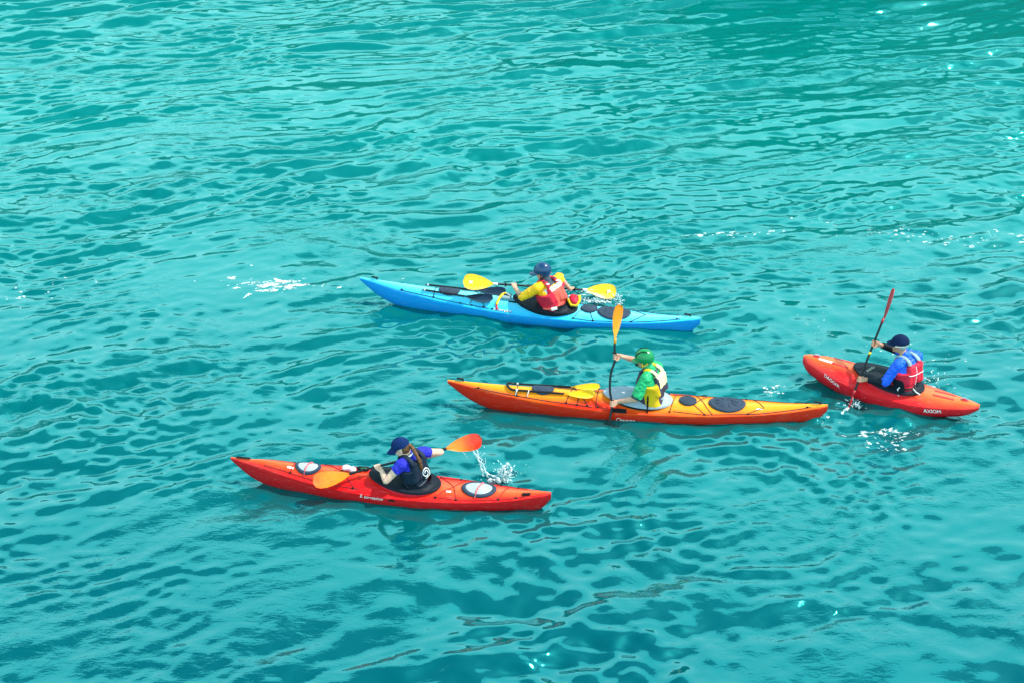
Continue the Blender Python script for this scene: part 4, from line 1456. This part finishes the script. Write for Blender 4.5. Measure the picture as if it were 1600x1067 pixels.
P4 = dict(hip=(-.23, 0, .09), shl=(-.105, .195, .665), shr=(-.285, -.17, .635), head=(-.055, .01, .865), face=(1, .12, -.08), skin=M['skin_tan'],
          grip_l=PW_A + PW_d * 1.31, grip_r=PW_A + PW_d * .785, axis=PW_d, l1=.305, l2=.27,
          hand_from_l=(.9, .1, -.15), hand_from_r=(1, .3, .15), hand_up_l=(0, 1, 0), hand_up_r=(0, -1, .3), pole_l=(-.12, .42, .05), pole_r=(0, -.9, .2),
          thumb_l=-1, thumb_r=1, build=1.1, seed=4.2,
          shirt=dict(name='jacket', sleeve=1.03, hem=.068, collar=.3, mats=[m_blue_j], cuff=(.96, 1.86, M['neoprene']), cuff_pad=.007),
          vest=dict(mats=[m_red_v, M['neoprene'], m_grey_s], paint=paint_vw, pad=.044, bib=.92))
make_person(kw, P4, 'paddler in dark cap, blue jacket and red vest in the whitewater kayak')
make_cap(P4, M['cap_dark'], brim_len=.075, tilt=-.0, crown=1.07)
q = P4['_']; hp = q['hp']
MB().ball(hp(-.045, 0, .0), (.066, .0795, .07), q['HM']).build('hair', M['hair_grey'], q['root'])
for s in (1, -1):
    MB().ball(hp(.086, s * .032, .005), (.008, .026, .018), q['HM']).build('sunglasses_lens', M['black'], q['root'])
    MB().tube([hp(.085, s * .055, .012), hp(.04, s * .081, .012), hp(-.02, s * .088, .010), hp(-.085, s * .06, .012), hp(-.112, 0, .01)], .006, 6).build('sunglasses_strap', M['white'], q['root'])
vest4 = [ch for ch in q['root'].children if ch.name.startswith('life_vest')][0]
TREE4 = on_vest(vest4.data, None, None)
back = -q['f1']; H4 = q['hip']; T4 = q['mid']


def vest_line(tree, pts, r, mat, name, root):
    P_ = []
    for s, u in pts:
        p = H4 + (T4 - H4) * u + q['s1'] * s + back * .6
        hit = tree.ray_cast(Vector(p), Vector(-back))
        if hit[0] is not None: P_.append(np.array(hit[0]) + back * .002)
    MB().tube(P_, r, 6).build(name, mat, root)


vest_line(TREE4, [(.0, u) for u in np.linspace(.95, .18, 14)], .0055, M['white'], 'back_piping', q['root'])
vest_line(TREE4, [(s, .74 + .05 * abs(s) * 4) for s in np.linspace(.15, -.15, 12)], .0055, M['white'], 'back_piping', q['root'])
bt = torso_rings(P4, .05, .38, .38, 1, dep=1.02, wid=.97)[0]
MB().tube(np.vstack([bt, bt[:1]]), .012, 8).build('waist_belt', M['black'], q['root'])
MB().tube([bt[7] + (-.02, .01, .03), bt[7] + (.0, .025, .0), bt[7] + (-.01, .03, -.06), bt[7] + (-.03, .03, -.1)], .008, 6).build('belt_end', M['white'], q['root'])
MB().tube([bt[12], bt[12] + (-.06, .03, -.03), bt[12] + (-.12, .04, -.05)], .008, 6).build('tow_tail', M['white'], q['root'])


# ================================================================== gear lying on the decks
def deck_gear(name, k, label, cat):
    return tag(empty(name, k.location, k.rotation_euler[2]), label, cat)


def split_paddle(k, h, x_end, x_neck, y_end, y_neck, mat, label, bl=.44, bw=.19, z=.03, flip=1):
    t = deck_gear('split_paddle', k, label, 'paddle')
    a = h.deck(x_end, y_end, z); b = h.deck(x_neck, y_neck, z)
    MB().tube([a + (b - a) * u for u in np.linspace(0, 1, 12)], .0155, 8).build('shaft', M['carbon'], t)
    d = unit(b - a)
    tip = h.deck(x_neck + d[0] * bl, y_neck + d[1] * bl, z + .012)
    make_blade(b, tip, (0, .25 * flip, 1), bl, bw, mat, t)
    MB().capsule(a + d * .02, a + d * .05, .02, flat0=True, flat1=True).build('ferrule', M['silver'], t)
    return t


pad_amber = blade_material('amber_blade_plastic', (0.80, 0.40, 0.005), (0.84, 0.46, 0.005), .2)
split_paddle(kb, hb, 1.60, .95, .075, .105, M['navy_blade'], 'navy spare half paddle on the near side of the blue foredeck')
split_paddle(kb, hb, 1.58, .80, -.05, -.10, M['navy_blade'], 'black spare half paddle shaft on the far side of the blue foredeck', z=.034)
split_paddle(ko, ho, 1.66, .98, .075, .085, pad_amber, 'yellow spare half paddle on the near side of the orange foredeck', bw=.155, bl=.42)
split_paddle(ko, ho, 1.66, .90, -.075, -.095, pad_amber, 'yellow spare half paddle on the far side of the orange foredeck', z=.030, bw=.13, bl=.40)
lp = deck_gear('paddle_leash', ko, 'black loop of hose joining the spare paddles on the orange foredeck', 'leash')
arc = [ho.deck(1.66 + .10 * math.sin(a), .078 * math.cos(a), .035) for a in np.linspace(0, math.pi, 16)]
MB().tube(arc, .0165, 8).build('hose', M['carbon'], lp)
for x, y in ((1.62, .085), (1.46, .09)):
    MB().tube([ho.deck(x + .02, y + .035, .01), ho.deck(x, y, .056), ho.deck(x - .015, y - .04, .01)], .006, 6).build('white_tie', M['white'], lp)

tl = deck_gear('tow_leash', kb, 'yellow and red webbing leash lying over the blue foredeck', 'leash')
P_ = [hb.deck(.42, .235, .012), hb.deck(.44, .18, .02), hb.deck(.42, .1, .045), hb.deck(.38, .02, .06), hb.deck(.34, -.06, .05)]
P_ = [np.array([spline(t, range(5), [p[i] for p in P_]) for i in range(3)]) for t in np.linspace(0, 4, 20)]
MB().tube(P_[5:], .020, 8).build('webbing', M['yellow'], tl)
MB().tube(P_[:6], .014, 8).build('end_sleeve', M['red'], tl)
dp = deck_gear('deck_pouch', kb, 'small grey pouch in front of the blue kayak cockpit', 'pouch')
MB().box(hb.deck(.33, .0, .03), (.16, .15, .055), bev=.018).build('bag', m_grey_s, dp)
MB().tube([hb.deck(.40, .0, .055), hb.deck(.33, .02, .075), hb.deck(.24, .05, .05)], .010, 6).build('clip', M['black'], dp)

tb = tag(empty('tow_bag', kb.location, kb.rotation_euler[2]), 'red and yellow tow bag strapped behind the paddler in the blue kayak', 'bag')
c = np.array((-.70, -.045, .335))
mb = MB().capsule(c + (.03, -.06, -.02), c + (-.01, .05, -.02), .058, .055).ball(c + (0, 0, .0), (.07, .10, .045))
mb.remesh('bag', m_red_v, tb, .007, 5)
MB().tube([c + (.09, .03, .0), c + (.03, .105, -.05), c + (-.05, .09, -.06), c + (-.085, .02, .0), c + (-.07, -.02, .06)], .022, 8).build('webbing', M['yellow'], tb)
MB().tube([c + (-.03, -.03, .075), c + (-.10, -.04, .09), c + (-.14, -.05, .12)], .007, 6).build('cord_end', M['black'], tb)
MB().tube([c + (.10, .05, -.02), c + (.03, .02, .02), c + (0, 0, .06)], .016, 8).build('belt', M['red'], tb)

mp = deck_gear('deck_pouch', kr, 'small white pouch with pink print under the cords ahead of the red cockpit', 'pouch')
mb = MB().ball(hr.deck(.55, -.02, .045), (.06, .045, .04)).ball(hr.deck(.47, .0, .045), (.05, .045, .038))
mb.remesh('bag', material('white_pouch', (.75, .70, .72), .6, (.7, .25, .35), 18), mp, .006, 3)
MB().capsule(hr.deck(.40, -.06, .035), hr.deck(.30, -.09, .035), .030).build('bottle', M['black'], mp)
MB().tube([hr.deck(.37, -.03, .05), hr.deck(.33, -.02, .075), hr.deck(.28, -.03, .06)], .007, 6).build('loop', m_green_j, mp)


# ================================================================== foam and splashes
def lacy(m, lo, hi, scale):
    nt = m.node_tree; b = nt.nodes['Principled BSDF']; out = nt.nodes['Material Output']
    tc = nt.nodes.new('ShaderNodeTexCoord')
    n = nt.nodes.new('ShaderNodeTexNoise'); n.inputs['Scale'].default_value = scale; n.inputs['Detail'].default_value = 4
    nt.links.new(tc.outputs['Object'], n.inputs['Vector'])
    mr = nt.nodes.new('ShaderNodeMapRange'); mr.inputs['From Min'].default_value = lo; mr.inputs['From Max'].default_value = hi
    nt.links.new(n.outputs[0], mr.inputs['Value'])
    tr = nt.nodes.new('ShaderNodeBsdfTransparent'); mx = nt.nodes.new('ShaderNodeMixShader')
    nt.links.new(mr.outputs[0], mx.inputs[0]); nt.links.new(tr.outputs[0], mx.inputs[1]); nt.links.new(b.outputs[0], mx.inputs[2])
    nt.links.new(mx.outputs[0], out.inputs['Surface'])


lacy(M['foam'], .38, .68, 26)


def foam(name, label, spots):
    """spots: list of (x, y, length, width, angle)"""
    rg = np.random.default_rng(int(abs(spots[0][0]) * 1000) + 3)
    mb = MB()
    for x, y, l, w, a in spots:
        n = 18
        ca, sa = math.cos(a), math.sin(a)
        rad = 1 + .42 * rg.standard_normal(n)
        rad = np.clip(rad * .7 + np.roll(rad, 1) * .3, .25, 1.8)
        th = np.linspace(0, 2 * np.pi, n, endpoint=False)
        rings = []
        for s, hgt in ((1.0, .002), (.86, .006), (.5, .010)):
            px = l / 2 * s * rad * np.cos(th); py = w / 2 * s * rad * np.sin(th)
            X = x + px * ca - py * sa; Y = y + px * sa + py * ca
            Z = water_height(X, Y) + hgt * min(1, w / .05)
            rings.append(np.stack([X, Y, Z], 1))
        mb.loft(rings, True)
    o = mb.build(name, M['foam'], None, True, None)
    tag(o, label, 'foam', kind='stuff')
    return o


def scatter(cx, cy, sx, sy, n, lmin, lmax, seed, ang=.15):
    rg = np.random.default_rng(seed)
    out = []
    for i in range(n):
        l = lmin + (lmax - lmin) * rg.random() ** 2.2
        out.append((cx + rg.normal(0, sx), cy + rg.normal(0, sy), l, l * rg.uniform(.3, .6), rg.normal(ang, .3)))
    return out


foam('foam', 'patch of white foam on the water left of the blue kayak',
     scatter(-3.62, 20.30, .30, .13, 70, .02, .20, 1) + [(-3.75, 20.13, .36, .09, 0), (-3.35, 20.30, .28, .10, .1), (-3.45, 20.42, .22, .07, .2), (-4.42, 20.55, .14, .09, .6), (-4.3, 20.22, .09, .05, .3)] + scatter(-3.5, 20.4, .75, .3, 60, .01, .05, 2))
foam('foam', 'thin scattered foam at the far left edge of the water', scatter(-7.7, 20.0, .3, .14, 18, .02, .10, 3) + scatter(-7.0, 20.35, .3, .15, 6, .015, .06, 4))
foam('foam', 'line of foam flecks on the water beyond the stern of the blue kayak', scatter(3.65, 22.05, .45, .06, 40, .012, .12, 5, .25) + scatter(4.9, 22.5, .3, .05, 5, .02, .09, 6))
foam('foam', 'bright foam flecks near the right edge beyond the whitewater kayak', scatter(6.5, 22.0, .45, .12, 36, .012, .08, 7, -.1) + scatter(7.4, 21.75, .4, .1, 44, .012, .10, 8, -.1) + scatter(8.3, 21.95, .35, .1, 34, .012, .10, 9, .1))
foam('foam', 'white foam along the near side of the whitewater kayak', scatter(5.15, 16.40, .25, .05, 40, .012, .12, 10, .2) + scatter(4.98, 16.12, .16, .10, 40, .010, .08, 11, -.5))
foam('foam', 'white foam flecks between the orange kayak and the whitewater kayak', scatter(3.65, 17.40, .16, .08, 26, .010, .10, 12, -.2) + scatter(4.25, 16.62, .1, .05, 14, .012, .05, 13) + scatter(5.8, 18.3, .5, .25, 40, .008, .06, 14, .4) + scatter(4.55, 19.0, .25, .3, 24, .008, .045, 16, .4))
foam('foam', 'white foam churned by the paddle blade behind the blue kayak', scatter(1.05, 20.02, .22, .05, 60, .012, .10, 15, .1) + scatter(.85, 19.85, .1, .08, 20, .010, .05, 17))


def splash(name, label, parts, seed):
    rg = np.random.default_rng(seed)
    mb = MB()
    for kind, *a in parts:
        if kind == 'rope':
            pts, r = a
            pts = [np.array(p, float) for p in pts]
            n = 26
            P_ = [np.array([spline(t, range(len(pts)), [p[i] for p in pts]) for i in range(3)]) for t in np.linspace(0, len(pts) - 1, n)]
            for i in range(n): P_[i] = P_[i] + rg.normal(0, r * .7, 3)
            mb.tube(P_, [r * rg.uniform(.25, 1.3) for _ in range(n)], 6)
        else:
            c, s, n, r0, r1 = a
            for i in range(n):
                p = np.array(c) + rg.normal(0, 1, 3) * np.array(s)
                if p[2] < 0: p[2] = abs(p[2]) * .3
                r = r0 + (r1 - r0) * rg.random() ** 3
                q_ = p - np.array(c); q_ = unit(q_ + np.array([0, 0, .05]))
                mb.capsule(p - q_ * r * rg.uniform(.2, 2.5), p + q_ * r * rg.uniform(.2, 2.5), r * .75, r * .45, seg=5)
    m = M.get('splash')
    if m is None:
        m = material('white_water', (.9, .95, .96), .15, (.8, .9, .92), 30)
        b = m.node_tree.nodes['Principled BSDF']
        b.inputs['Transmission Weight'].default_value = .25
        lacy(m, .25, .55, 40)
        M['splash'] = m
    o = mb.build(name, m)
    tag(o, label, 'splash', kind='stuff')
    return o


def kworld(k, p):
    a = k.rotation_euler[2]
    return np.array([k.location[0] + p[0] * math.cos(a) - p[1] * math.sin(a), k.location[1] + p[0] * math.sin(a) + p[1] * math.cos(a), p[2]])


W = lambda *p: kworld(kr, p)
splash('splash', 'water dripping and splashing from the red paddle blade beside the touring kayak', [
    ('rope', [W(-1.02, -.55, .40), W(-1.06, -.54, .28), W(-1.12, -.52, .14), W(-1.17, -.50, .0)], .010),
    ('rope', [W(-.99, -.55, .36), W(-1.07, -.53, .22), W(-1.10, -.52, .10), W(-1.11, -.5, .0)], .013),
    ('rope', [W(-.96, -.55, .38), W(-1.04, -.54, .26), W(-1.09, -.52, .12), W(-1.20, -.50, .05), W(-1.32, -.48, .02)], .010),
    ('rope', [W(-.85, -.52, .36), W(-.89, -.52, .30), W(-.92, -.52, .25)], .005),
    ('rope', [W(-1.25, -.5, .0), W(-1.34, -.52, .10), W(-1.40, -.52, .17), W(-1.44, -.5, .24)], .016),
    ('rope', [W(-1.42, -.45, .0), W(-1.46, -.47, .12), W(-1.48, -.5, .22)], .016),
    ('rope', [W(-1.36, -.45, .0), W(-1.40, -.47, .10), W(-1.38, -.5, .21)], .018),
    ('rope', [W(-1.2, -.42, .01), W(-1.3, -.42, .03), W(-1.42, -.42, .04)], .022),
    ('drops', W(-1.40, -.48, .09), (.055, .04, .06), 200, .0015, .010),
    ('drops', W(-1.10, -.53, .16), (.03, .02, .10), 90, .0015, .007),
    ('drops', W(-1.32, -.46, .02), (.08, .03, .02), 60, .002, .010),
    ('drops', W(-1.45, -.55, .12), (.14, .08, .08), 50, .002, .008)], 1)
W = lambda *p: kworld(kb, p)
splash('splash', 'spray thrown up around the yellow blade behind the blue kayak', [
    ('drops', W(-1.05, -.55, .06), (.15, .04, .035), 220, .002, .011),
    ('drops', W(-1.28, -.55, .12), (.04, .03, .08), 60, .003, .012),
    ('drops', W(-.80, -.42, .08), (.06, .05, .06), 45, .003, .014),
    ('rope', [W(-1.28, -.56, .2), W(-1.33, -.55, .12), W(-1.34, -.54, .02)], .008),
    ('rope', [W(-.85, -.5, .05), W(-1.0, -.5, .05), W(-1.2, -.52, .05)], .016)], 2)
W = lambda *p: kworld(kw, p)
splash('splash', 'small spray where the dark red blade enters the water', [
    ('drops', W(.36, .44, .04), (.07, .05, .03), 50, .003, .014),
    ('rope', [W(.40, .50, .01), W(.42, .60, .02), W(.45, .70, .01)], .016),
    ('rope', [W(.36, .44, .02), W(.30, .46, .05), W(.26, .48, .02)], .010)], 3)
W = lambda *p: kworld(kw, p)
splash('splash', 'water streaming from behind the whitewater kayak paddler', [
    ('rope', [W(-.42, -.42, .02), W(-.50, -.45, .05), W(-.58, -.46, .02)], .010),
    ('drops', W(-.55, -.6, .03), (.15, .15, .02), 40, .003, .014)], 4)
